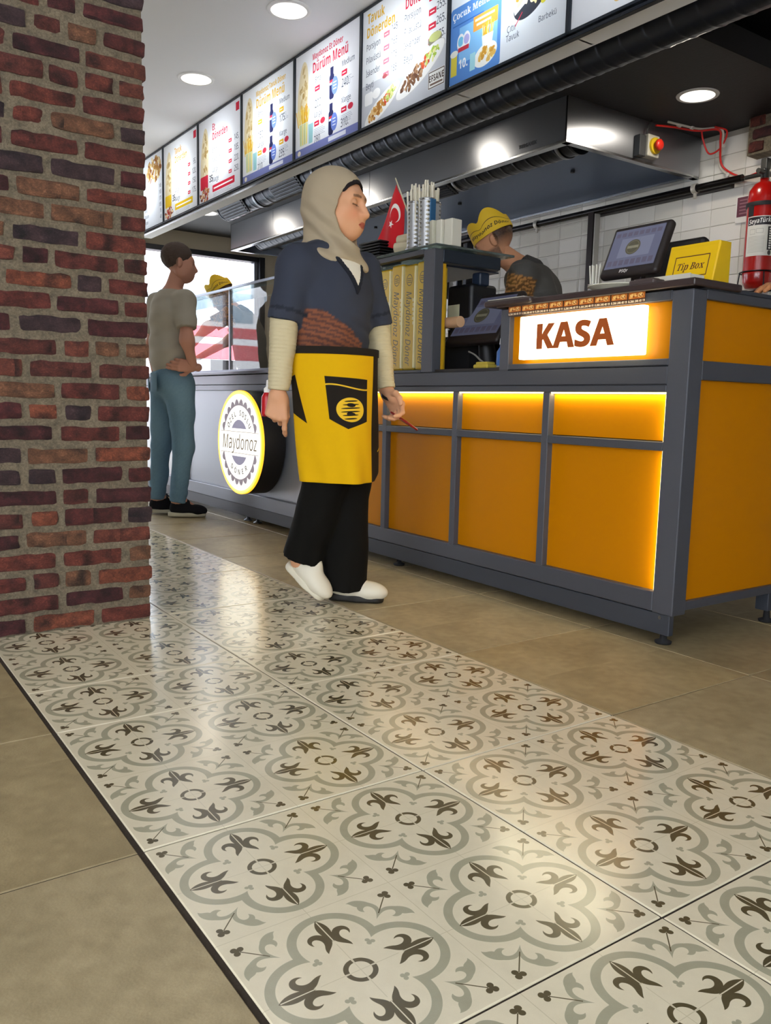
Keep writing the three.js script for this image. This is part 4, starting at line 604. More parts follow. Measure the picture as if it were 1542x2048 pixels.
{ // row of price stickers under the slab
  const st = canvasTex(256, 192, (c) => { c.fillStyle = '#4a2a18'; c.fillRect(0, 0, 256, 192); c.save(); c.transform(1, 0, -0.25, 1, 0, 0); c.font = 'bold 34px sans-serif'; c.fillStyle = '#e9a24a'; c.fillText('Maydonoz Döner', 16, 34, 230); c.restore(); c.fillStyle = '#b9651f'; c.fillRect(6, 48, 244, 84); blob(c, 70, 92, 56, 26, '#e0a052', -0.5); heap(c, 80, 90, 46, 22, 30, ['#f0c070', '#7a3d16', '#c97c30'], 14); blob(c, 186, 90, 44, 34, '#e6b060'); heap(c, 186, 90, 32, 24, 24, ['#8a4a1c', '#f3cf8a', '#c57a2e'], 12); c.font = 'bold 44px sans-serif'; c.fillStyle = '#f6e3c0'; c.fillText('0.266 246 40 19', 6, 180, 244); });
  const t = thing('sticker_strip', 'strip of brown delivery stickers above the KASA sign', 'sticker', [1.8135, 1.13, -0.185], 0), m = std(0xffffff, 0.45, 0, { map: st });
  for (let k = 0; k < 9; k++) { const s = part('sticker', faceX(0.0695, 0.046, 0, 0, 0).translate(0, 0, 0), m, t); s.position.set(rr(0, 0.001), 0, -0.285 + k * 0.0712); s.rotation.x = rr(-0.015, 0.015); }
}
// ---------- roll cabinet beside the desk ----------
const glass = phys(0xffffff, 0.02, 0, { transmission: 1, thickness: 0, ior: 1.5 });
{
  const t = thing('roll_cabinet', 'grey open cabinet with a glass top full of tall yellow packs', 'cabinet', [0, 0, 0]);
  const X = 1.82;
  part('post', bb(X, X + 0.05, 0.9032, 1.43, -1.062, -0.985, 0.004), frameGrey, t); part('post', bb(X, X + 0.05, 0.9032, 1.43, -1.918, -1.86, 0.004), frameGrey, t); part('post', bb(2.2, 2.25, 0.9, 1.43, -1.95, -1.9, 0.004), frameGrey, t);
  part('top_rail', bb(X, X + 0.04, 1.412, 1.435, -1.88, -1.062, 0.003), frameGrey, t); part('bottom_rail', bb(X, X + 0.05, 0.902, 0.916, -1.88, -1.062, 0.003), frameGrey, t);
  part('side_rail', bb(X + 0.05, 2.2, 1.375, 1.43, -1.04, -0.985, 0.004), std('#2f3742', 0.35, 0.5), t); part('rear_rail', bb(2.2, 2.24, 1.38, 1.43, -1.9, -1.04, 0.003), frameGrey, t);
  part('glass_top', bb(X - 0.005, 2.27, 1.437, 1.447, -1.96, -0.97, 0.002), phys('#cfe6e2', 0.03, 0, { transmission: 0.9, thickness: 0.01, ior: 1.5 }), t);
  part('inner_shelf', bb(X + 0.05, 2.24, 1.37, 1.376, -1.9, -1.04, 0), std('#3a4250', 0.35, 0.5), t); part('base', bb(X + 0.02, 2.24, 0.9035, 0.916, -1.9, -0.556, 0), std('#2a2522', 0.7), t); part('back_panel', bb(2.225, 2.235, 0.905, 1.1, -1.9, -0.56, 0), std('#17120f', 0.8), t);
  part('yellow_edge', bb(1.873, 1.89, 0.905, 1.37, -1.03, -0.99, 0.001), std('#c99a12', 0.5), t);
  const roll = canvasTex(192, 1024, (c, w, h) => {
    c.fillStyle = '#d9b52a'; c.fillRect(0, 0, w, h); c.fillStyle = '#e8dfa8'; for (let i = 0; i < 6; i++) c.fillRect(150 + (i % 2) * 8, 330 + i * 44, 26, 30);
    c.save(); c.translate(60, 250); c.rotate(Math.PI / 2); c.transform(1, 0, -0.2, 1, 0, 0); c.font = '118px sans-serif'; c.fillStyle = '#4a4a3c'; c.fillText('Maydonoz Döner', 0, 10, 720); c.restore();
    c.strokeStyle = '#5a5644'; c.lineWidth = 7; c.beginPath(); c.ellipse(96, 150, 44, 52, 0, 0, 7); c.stroke(); c.fillStyle = '#5a5644'; for (let i = 0; i < 3; i++) c.fillRect(64, 132 + i * 18, 64, 7);
  });
  const mats = [0xffffff, 0xf2f0e0, 0xfff6dd].map((k) => phys(k, 0.32, 0, { map: roll, clearcoat: 0.5, clearcoatRoughness: 0.25 })), film = phys('#e9dfa6', 0.2, 0, { clearcoat: 1 });
  let proto;
  for (let k = 0; k < 8; k++) {
    const z = -1.117 - k * 0.0985, lab = ['first', 'second', 'third', 'fourth', 'fifth', 'sixth', 'seventh', 'eighth'][k] + ' tall yellow printed pack in the cabinet from its right post';
    const p = thing('paper_pack', lab, 'pack', [1.852, 0.917, z], 0, 'yellow packs in the cabinet'), w = 0.09, hh = 0.478 + rr(-0.006, 0.006);
    const g = new RoundedBoxGeometry(0.11, hh, w, 3, 0.012); planarUV(g, 2, 1, 1, 0, 0); const uv = g.attributes.uv; for (let i = 0; i < uv.count; i++) uv.setXY(i, uv.getX(i) / w + 0.5, uv.getY(i) / hh + 0.5);
    part('wrapped_pack', g.translate(0.062, hh / 2, 0), mats[k % 3], p); part('film_edge', bb(0.002, 0.02, 0.01, hh - 0.01, 0.0405, 0.0488, 0.004), film, p);
  }
}
// things on the glass top
{
  const t = thing('straw_holder', 'perforated metal straw holder on the glass top of the cabinet', 'straw holder', [1.9, 1.447, -1.17]), tin = std('#b9bcc0', 0.25, 0.95);
  const holes = canvasTex(256, 512, (c) => { c.fillStyle = '#fff'; c.fillRect(0, 0, 256, 512); c.fillStyle = '#000'; for (let j = 0; j < 11; j++) for (let i = 0; i < 6; i++) { c.beginPath(); c.ellipse(i * 43 + 20, 30 + j * 44, 10, 12, 0, 0, 7); c.fill(); } }, false);
  const per = std('#c2c4c6', 0.4, 0.6, { alphaMap: holes, alphaTest: 0.5, side: THREE.DoubleSide });
  for (const [dx, dz] of [[-0.02, -0.042], [-0.02, 0.042], [0.045, 0]]) { part('tube', new THREE.CylinderGeometry(0.036, 0.036, 0.21, 28, 1, true).translate(dx, 0.105, dz), per, t); part('tube_rim', lathe([[0.034, 0], [0.038, 0], [0.038, 0.008], [0.034, 0.008], [0.034, 0]], 28).translate(dx, 0.208, dz), tin, t); }
  part('base', rod([0, 0, 0], [0, 0.006, 0], 0.085, 0.085, 32), tin, t);
  part('side_plate', bb(-0.03, 0.0, 0.006, 0.212, 0.076, 0.082, 0.002), std('#3a6f9c', 0.3, 0.5), t);
  const paper = std('#e9e2cc', 0.7), sg = lathe([[0, 0], [0.0042, 0], [0.0042, 0.25], [0.0034, 0.25], [0, 0.245]], 8); let first;
  for (const [dx, dz, n] of [[-0.02, -0.042, 15], [-0.02, 0.042, 15], [0.045, 0, 9]]) for (let k = 0; k < n; k++) {
    const a = k * 2.4, r = 0.006 * Math.sqrt(k + 0.5) * 1.2, m = one('straw', sg, paper, 'cream paper straw standing in the perforated metal holder', 'straw', [1.9 + dx + r * Math.cos(a), 1.453 + rr(0, 0.035), -1.17 + dz + r * Math.sin(a)], rr(0, 3), 'straws in the metal holder');
    m.rotation.set(rr(-0.03, 0.03) + 1.3 * r * Math.sin(a), 0, -1.3 * r * Math.cos(a) + rr(-0.03, 0.03));
  }
}
{ // flag
  const flag = canvasTex(768, 512, (c, w, h) => { c.fillStyle = '#d3121f'; c.fillRect(0, 0, w, h); c.fillStyle = '#f6f2ea'; c.beginPath(); c.arc(270, 256, 128, 0, 7); c.fill(); c.fillStyle = '#d3121f'; c.beginPath(); c.arc(302, 256, 102, 0, 7); c.fill(); c.fillStyle = '#f6f2ea'; c.beginPath(); for (let i = 0; i < 10; i++) { const a = Math.PI + i * Math.PI / 5, r = i % 2 ? 24 : 62; c.lineTo(436 + r * Math.cos(a), 256 + r * Math.sin(a)); } c.fill(); });
  const t = thing('table_flag', 'small red flag with white crescent and star on a thin stick', 'flag', [1.9, 1.447, -1.28]);
  part('stick', rod([0.034, 0.0, 0.06], [0.034, 0.378, -0.172], 0.004, 0.003, 10), std('#d8cfae', 0.6), t);
  part('base', lathe([[0, 0], [0.028, 0], [0.026, 0.01], [0.008, 0.018], [0, 0.018]], 24).translate(0.034, 0, 0.06), std('#e7e3da', 0.4), t);
  part('cloth', sheet((u, v) => { const A = [0.03, 0.345, -0.155], B = [0.03, 0.235, -0.085], C = [0.03, 0.105, -0.33], D = [0.03, 0.04, -0.12], p = mixv(mixv(A, B, 1 - v), mixv(C, D, 1 - v), u); p[0] += 0.014 * Math.sin(v * 6 + u * 3) * (0.3 + u); return p; }, 24, 16, 0.0012), std(0xffffff, 0.8, 0, { map: flag }), t);
}
{ // napkin boxes, lids, cups
  const paper = std('#dcd8c6', 0.75);
  const lab = ['left', 'middle', 'right'];
  for (let k = 0; k < 3; k++) { const w = [0.03, 0.036, 0.05][k], z = [-1.085, -1.045, -0.995][k]; one('napkin_box', bb(-0.03, 0.03, 0, 0.118 - 0.002 * k, -w / 2, w / 2, 0.004), std(['#d2cfba', '#dedac9', '#d6d2c1'][k], 0.7), ['narrow cream napkin box beside the straw holder', 'middle one of three cream napkin boxes', 'widest cream napkin box at the end of the glass top'][k], 'box', [1.9 + 0.012 * k, 1.447, z], 0.05 * k, 'cream boxes on the glass top'); }
  const blk = std('#131417', 0.4);
  for (let k = 0; k < 7; k++) { const m = one('black_tray', merge([bb(-0.07, 0.07, 0, 0.008, -0.085, 0.085, 0.006), bb(-0.062, 0.062, 0.006, 0.011, -0.076, 0.076, 0.004)]), blk, 'black plastic tray, ' + ['lowest', 'second', 'third', 'fourth', 'fifth', 'sixth', 'topmost'][k] + ' of the stack behind the woman', 'tray', [1.92, 1.447 + k * 0.0135, -1.55], 0.06 + 0.02 * (k % 2), 'black trays on the glass top'); }
  const cup = lathe([[0, 0], [0.026, 0], [0.034, 0.11], [0.031, 0.11], [0.024, 0.004], [0, 0.004]], 28);
  for (const [x, y, z, a, l] of [[1.88, 1.482, -1.36, 0.5, 'cream paper cup lying on the glass top, nearer the flag'], [1.92, 1.525, -1.39, 0.35, 'cream paper cup lying on top of two others at the flag'], [1.95, 1.482, -1.42, 0.45, 'cream paper cup lying behind, close to the black trays']]) { const m = one('paper_cup', cup, std('#cfc4a4', 0.6), l, 'cup', [x, y, z], 0, 'cream cups on the glass top'); m.rotation.set(Math.PI / 2, 0, a); m.rotation.order = 'YXZ'; m.rotation.set(Math.PI / 2 - 0.02, a, 0); }
}
// ---------- things on and in the desk ----------
const screenTex = canvasTex(512, 384, (c, w, h) => { c.fillStyle = '#9b9fc4'; c.fillRect(0, 0, w, h); c.fillStyle = '#b9bee0'; c.fillRect(96, 92, 330, 190); c.fillStyle = '#8e86a4'; for (let i = 0; i < 8; i++) { c.fillRect(20 + i * 60, 30, 44, 40); c.fillRect(20 + i * 60, 306, 44, 52); } blob(c, 236, 186, 74, 74, '#7b7552'); c.strokeStyle = '#a7a07a'; c.lineWidth = 6; c.beginPath(); c.arc(236, 186, 60, 0, 7); c.stroke(); c.fillStyle = '#cfc9a4'; c.fillRect(180, 172, 112, 26); });
function monitor(t, w, h, tilt, glow, brand) {   // screen looks towards -x, leaning back
  const g = new THREE.Group(); g.name = 'display'; g.rotation.z = -tilt; t.add(g);
  part('housing', new RoundedBoxGeometry(0.035, h, w, 3, 0.014).translate(0.0175, h / 2, 0), std('#241d1c', 0.45), g);
  part('screen', faceX(w * 0.86, h * 0.76, -0.0012, h * 0.53, 0), std('#26262c', 0.25, 0, { emissive: '#ffffff', emissiveMap: screenTex, emissiveIntensity: glow }), g);
  if (brand) { const b = new TextGeometry(brand, { font, size: 0.012, depth: 0.0006 }); b.rotateY(-Math.PI / 2).translate(-0.0005, h * 0.055, -0.035); part('lettering', b, std('#d8d2cc', 0.4), g); }
  return g;
}
{
  const t = thing('till_display', 'black customer display of the till with a lit screen on the cash desk', 'monitor', [2.03, 1.166, -0.115], 0);
  const d = monitor(t, 0.255, 0.205, 0.4, 0.3, 'PSQr'); d.position.set(-0.02, 0.075, 0);
  part('stand', merge([bb(0.0, 0.09, 0, 0.014, -0.05, 0.07, 0.005), bb(0.03, 0.06, 0.01, 0.1, -0.02, 0.03, 0.008)]), std('#2b2120', 0.5), t);
  const b = thing('till_screen', 'black back of the second till screen behind the yellow tip box', 'monitor', [2.2, 1.154, -0.075]);
  part('housing', new RoundedBoxGeometry(0.045, 0.18, 0.28, 3, 0.018).rotateZ(-0.3).translate(0.03, 0.14, -0.02), std('#1c1919', 0.5), b); part('stand', merge([bb(0.0, 0.1, 0, 0.02, -0.08, 0.06, 0.006), bb(0.02, 0.06, 0.01, 0.12, -0.03, 0.02, 0.006)]), std('#1c1919', 0.5), b);
}
{
  const tip = canvasTex(512, 384, (c, w, h) => { c.fillStyle = '#e8bd0c'; c.fillRect(0, 0, w, h); c.strokeStyle = '#4a1a2a'; c.lineWidth = 9; c.strokeRect(76, 84, 370, 206); c.save(); c.transform(1, 0, -0.22, 1, 52, 0); c.font = 'bold 96px serif'; c.fillStyle = '#4a1a2a'; c.textAlign = 'center'; c.fillText('Tip Box', 248, 220, 300); c.restore(); });
  const t = thing('tip_box', 'glossy yellow tip box with a framed Tip Box print', 'tip box', [2.0, 1.166, 0.152]), yl = phys('#e8bd0c', 0.3, 0, { clearcoat: 0.6 });
  const s = new THREE.Shape([[0, 0], [0.035, 0.135], [0.085, 0.135], [0.085, 0]].map((p) => new THREE.Vector2(...p)));
  const g = new THREE.ExtrudeGeometry(s, { depth: 0.18, bevelEnabled: true, bevelSize: 0.006, bevelThickness: 0.006, bevelSegments: 3 }).translate(0, 0.0065, -0.09); part('body', g, yl, t);
  const q = new THREE.PlaneGeometry(0.178, 0.13).rotateY(-Math.PI / 2).translate(0, 0.0675, 0).rotateZ(-Math.atan2(0.035, 0.135)).translate(-0.0066, 0.006, 0); part('print', q, phys(0xffffff, 0.3, 0, { map: tip }), t, 'printed front reading Tip Box');
  const wb = thing('white_carton', 'flat white carton on the slab corner before the tip box', 'box', [1.93, 1.166, 0.12]); part('carton', bb(-0.03, 0.045, 0, 0.03, -0.1, 0.115, 0.003), std('#d9d4c4', 0.7), wb); part('lid_edge', bb(-0.033, -0.029, 0.012, 0.031, -0.102, 0.117, 0.001), std('#cbc5b3', 0.7), wb);
  one('card_reader', merge([bb(-0.03, 0.03, 0, 0.018, -0.05, 0.05, 0.006), bb(-0.018, 0.02, 0.018, 0.022, -0.035, 0.035, 0.003)]), std('#4a3e3c', 0.5), 'small dark device lying before the white carton', 'device', [1.86, 1.166, 0.1]);
}
{
  const plate = lathe([[0, 0.004], [0.05, 0.004], [0.06, 0.0], [0.062, 0.004], [0.1, 0.02], [0.102, 0.023], [0.098, 0.023], [0.06, 0.009], [0, 0.008]], 48);
  one('serving_plate', plate, phys('#e2dcc4', 0.3), 'cream serving plate on the slab below the till display', 'plate', [1.935, 1.166, -0.085]);
  const r = one('receipt', bb(-0.03, 0.03, 0, 0.001, -0.05, 0.05, 0), std('#e4e1da', 0.8), 'white paper slip lying on the cream plate', 'paper', [1.94, 1.192, -0.12]); r.rotation.x = 0.05;
  const t = thing('straw_cup', 'clear plastic cup of paper straws left of the till display', 'cup', [2.06, 1.154, -0.295]);
  part('cup', lathe([[0, 0], [0.024, 0], [0.03, 0.075], [0.0285, 0.075], [0.023, 0.003], [0, 0.003]], 28), phys('#f2f2ee', 0.08, 0, { transmission: 0.8, thickness: 0 }), t);
  const sp = std('#e6e2d2', 0.7), sg = rod([0, 0, 0], [0, 0.14, 0], 0.003, 0.003, 8);
  for (let k = 0; k < 9; k++) { const a = k * 2.4, q = 0.005 * Math.sqrt(k + 0.5), m = one('paper_straw', sg, sp, 'short paper straw in the clear cup by the till', 'straw', [2.06 + q * Math.cos(a), 1.158 + rr(0, 0.006), -0.295 + q * Math.sin(a)], 0, 'straws in the clear cup'); m.rotation.set(q * Math.sin(a) * 6, 0, -q * Math.cos(a) * 6); }
}
{ // inside the gap between cabinet and desk
  const t = thing('order_screen', 'tilted black touch screen in the gap between cabinet and cash desk', 'monitor', [2.02, 0.995, -0.945], 0);
  const d = monitor(t, 0.36, 0.275, 0.6, 0.14); d.position.set(-0.03, 0.045, 0); part('stand', merge([rod([0.1, -0.075, 0], [0.06, 0.12, 0], 0.045, 0.03, 24), rod([0.1, -0.079, 0], [0.1, -0.07, 0], 0.085, 0.085, 28)]), std('#121214', 0.5), t);
  const p = thing('receipt_printer', 'black receipt printer behind the tilted screen', 'printer', [2.14, 1.114, -1.13]); part('body', bb(-0.07, 0.09, 0, 0.2, -0.08, 0.1, 0.02), std('#0e0f12', 0.5), p); part('lid', bb(-0.03, 0.03, 0.19, 0.25, 0.05, 0.11, 0.01), std('#1d2a3c', 0.4), p); part('paper', bb(-0.072, -0.069, 0.02, 0.11, -0.06, 0.02, 0), std('#d8d4b0', 0.8), p); part('plinth', bb(-0.06, 0.09, -0.198, 0, -0.07, 0.09, 0), std('#0e0f12', 0.7), p);
  one('paper_roll', rod([0, 0, 0], [0, 0, 0.12], 0.024, 0.024, 24), std('#c9a079', 0.7), 'brown paper roll lying beside the tilted screen', 'paper roll', [1.93, 1.124, -1.05]);
  const b = thing('spray_bottle', 'small blue and white bottle at the back of the gap', 'bottle', [1.95, 0.9165, -0.68]); part('bottle', lathe([[0, 0], [0.022, 0], [0.024, 0.01], [0.022, 0.07], [0.01, 0.09], [0.01, 0.1], [0, 0.1]], 24), phys('#4a74b8', 0.25), b); part('cap', rod([0, 0.1, 0], [0, 0.125, 0], 0.012, 0.01, 16), std('#e8e8ea', 0.4), b);
  one('folded_cloth', merge([bb(-0.03, 0.03, 0, 0.018, -0.05, 0.04, 0.008), bb(-0.024, 0.026, 0.016, 0.028, -0.04, 0.03, 0.006)]), std('#b8a23a', 0.9), 'small folded yellow cloth below the tilted screen', 'cloth', [1.9, 0.9165, -0.72]);
  one('cable', tube([[2.0, 1.0, -0.95], [1.96, 0.98, -0.86], [1.93, 0.95, -0.78], [1.92, 0.925, -0.7], [1.95, 0.935, -0.62], [2.0, 0.95, -0.575]], 0.004, 60), std('#8e8a84', 0.5), 'grey cable hanging under the tilted screen', 'cable');
  const gg = one('slanted_pane', bb(-0.003, 0.003, -0.16, 0.16, -0.16, 0.16, 0.001), glass, 'slanted clear glass guard behind the cabinet side', 'glass guard', [2.4, 1.28, -0.98]); gg.rotation.z = 0.5;
}
// ---------- serving counter on the left ----------
{
  const t = thing('serving_counter', 'long grey serving counter carrying the round sign and the glass guard', 'counter', [0, 0, 0]);
  const X = 1.82, zl = -5.9, zr = -1.925, grey = phys('#a7adb9', 0.3, 0.15), pale = phys('#c9cace', 0.3, 0.1), frameGrey = phys('#767b86', 0.36, 0.25);
  part('top', bb(X - 0.02, 2.25, 0.925, 0.945, zl, zr - 0.01, 0.004), std('#4d535d', 0.28, 0.5), t); part('band', bb(X, X + 0.06, 0.862, 0.922, zl, zr, 0.003), frameGrey, t); part('top_rail', bb(X, X + 0.06, 0.825, 0.859, zl, zr, 0.003), frameGrey, t);
  part('bottom_rail', bb(X - 0.004, X + 0.06, 0.108, 0.188, zl, zr, 0.004), frameGrey, t); part('kick_plate', bb(X + 0.01, X + 0.03, 0.036, 0.105, zl, zr, 0.003), kickMat, t);
  const zs = [zl, -4.9, -4.12, -3.86, zr - 0.02];
  for (let i = 0; i < 4; i++) part('panel', bb(X + 0.022, X + 0.034, 0.188, 0.825, zs[i] + 0.014, zs[i + 1] - 0.014, 0.001), [pale, pale, std('#c9b9b4', 0.4), grey][i], t);
  for (const z of [-4.9, -4.12, -3.86]) part('post', bb(X + 0.004, X + 0.05, 0.188, 0.825, z - 0.014, z + 0.014, 0.003), z === -4.12 ? black : frameGrey, t);
  part('post', bb(X, X + 0.05, 0.108, 0.92, zr - 0.03, zr + 0.003, 0.003), frameGrey, t); part('carcass', merge([bb(X + 0.04, 2.24, 0.12, 0.14, zl, zr - 0.01, 0), bb(2.22, 2.24, 0.12, 0.92, zl, zr - 0.01, 0)]), std('#55585e', 0.6), t);
  for (const [x, z] of [[1.87, -2.78], [1.87, -2.92], [1.87, -4.4], [2.2, -2.8]]) { const f = part('foot', foot, steel, t); f.position.set(x, 0, z); f.scale.y = 0.9; }
  const gl = thing('glass_guard', 'upright glass guard with a metal edged glass shelf on the serving counter', 'glass guard', [0, 0, 0]);
  for (let k = 0; k < 3; k++) part('pane', new THREE.PlaneGeometry(1.27, 0.52).rotateY(-Math.PI / 2).translate(1.9, 1.207, -2.62 - k * 1.29), glass, gl);
  part('bottom_channel', bb(1.885, 1.915, 0.946, 0.962, -5.85, -1.97, 0.002), steelDark, gl); part('shelf', bb(1.86, 2.2, 1.472, 1.48, -5.85, -1.99, 0.001), phys('#d5e8ea', 0.03, 0, { transmission: 0.95, thickness: 0.008 }), gl); part('shelf_edge', bb(1.853, 1.862, 1.468, 1.484, -5.85, -1.99, 0.002), std('#7c848e', 0.3, 0.7), gl);
  for (const z of [-1.985, -3.26, -4.55, -5.84]) part('post', bb(1.893, 1.907, 0.946, 1.47, z - 0.007, z + 0.007, 0.002), steel, gl);
  // food pans behind the glass
  const tub = (w, d, h) => merge([bb(-w / 2, w / 2, 0, 0.004, -d / 2, d / 2, 0), bb(-w / 2, -w / 2 + 0.004, 0, h, -d / 2, d / 2, 0), bb(w / 2 - 0.004, w / 2, 0, h, -d / 2, d / 2, 0), bb(-w / 2, w / 2, 0, h, -d / 2, -d / 2 + 0.004, 0), bb(-w / 2, w / 2, 0, h, d / 2 - 0.004, d / 2, 0), bb(-w / 2 - 0.012, w / 2 + 0.012, h - 0.004, h, -d / 2 - 0.012, -d / 2 + 0.004, 0.001)]);
  one('steel_pan', tub(0.2, 0.3, 0.1), steel, 'steel food pan behind the glass beside the customer', 'pan', [2.05, 0.946, -3.85]); one('food_tub', tub(0.2, 0.24, 0.09), std('#dfe8ea', 0.4), 'white plastic food tub behind the glass, left of the bending cook', 'tub', [2.1, 0.946, -4.3]);
}
{ // round sign
  const t = thing('round_sign', 'glowing round shop sign drum on the front of the serving counter', 'sign', [1.668, 0.516, -2.622]), R = 0.305;
  const tex = canvasTex(1024, 1024, (c, w) => {
    const m = w / 2; c.fillStyle = '#ffe27a'; c.fillRect(0, 0, w, w); blob(c, m, m, 478, 478, '#fffdf2');
    const gear = (a0, a1) => { c.fillStyle = '#6d6168'; c.beginPath(); const n = 10; for (let i = 0; i <= 200; i++) { const u = i / 200, a = a0 + (a1 - a0) * u, tt = (u * n) % 1, r = 378 + 50 * Math.pow(Math.max(0, Math.sin(tt * Math.PI)), 0.8); c.lineTo(m + r * Math.cos(a), m + r * Math.sin(a)); } for (let i = 200; i >= 0; i--) { const a = a0 + (a1 - a0) * i / 200; c.lineTo(m + 366 * Math.cos(a), m + 366 * Math.sin(a)); } c.fill(); };
    gear(-Math.PI + 0.28, -0.28); gear(0.28, Math.PI - 0.28);
    c.strokeStyle = '#8a7c70'; c.lineWidth = 5; for (const y of [m - 106, m + 106]) { c.beginPath(); c.moveTo(m - 440, y); c.lineTo(m + 440, y); c.stroke(); }
    c.fillStyle = '#6f6a80'; c.beginPath(); c.arc(m, m - 18, 206, -Math.PI + 0.62, -0.62); c.closePath(); c.fill(); c.beginPath(); c.arc(m, m + 18, 206, 0.62, Math.PI - 0.62); c.closePath(); c.fill();
    const arc = (s, r, a0, step, flip) => { [...s].forEach((ch, i) => { const a = a0 + i * step; c.save(); c.translate(m + r * Math.cos(a), m + r * Math.sin(a)); c.rotate(a + (flip ? -Math.PI / 2 : Math.PI / 2)); c.font = 'bold 76px sans-serif'; c.textAlign = 'center'; c.fillStyle = '#3a2e2a'; c.fillText(ch, 0, flip ? 28 : 26); c.restore(); }); };
    arc('ÖZEL SOSLU', 292, -Math.PI / 2 - 0.96, 0.213, false); arc('DÖNER', 292, Math.PI / 2 + 0.58, -0.29, true);
    c.save(); c.translate(m, m + 52); c.transform(1, 0, -0.12, 1, 0, 0); c.font = '196px sans-serif'; c.textAlign = 'center'; c.fillStyle = '#4a3408'; c.fillText('Maydonoz', 0, 14, 800); c.restore();
  });
  part('face', new THREE.CircleGeometry(R, 72).rotateY(-Math.PI / 2), std('#3a3a3a', 0.4, 0, { emissive: '#ffffff', emissiveMap: tex, emissiveIntensity: 1.35 }), t, 'glowing printed face with the shop name');
  part('drum', lathe([[0, 0.15], [R - 0.004, 0.15], [R, 0.146], [R, 0.018], [R - 0.012, 0.016]], 72).rotateZ(-Math.PI / 2), std('#1b1a1d', 0.5), t); part('glow_edge', lathe([[R - 0.006, 0.016], [R + 0.001, 0.016], [R + 0.001, 0.001], [R - 0.001, 0.0], [R - 0.006, 0.0]], 72).rotateZ(-Math.PI / 2), std('#ffcc44', 0.4, 0, { emissive: '#ffb52a', emissiveIntensity: 1.6 }), t);
  areaLight(new THREE.Color().setRGB(1, 0.92, 0.7), 1.6, 0.5, 0.5, [1.664, 0.516, -2.622], [0, 0.516, -2.622]);
}
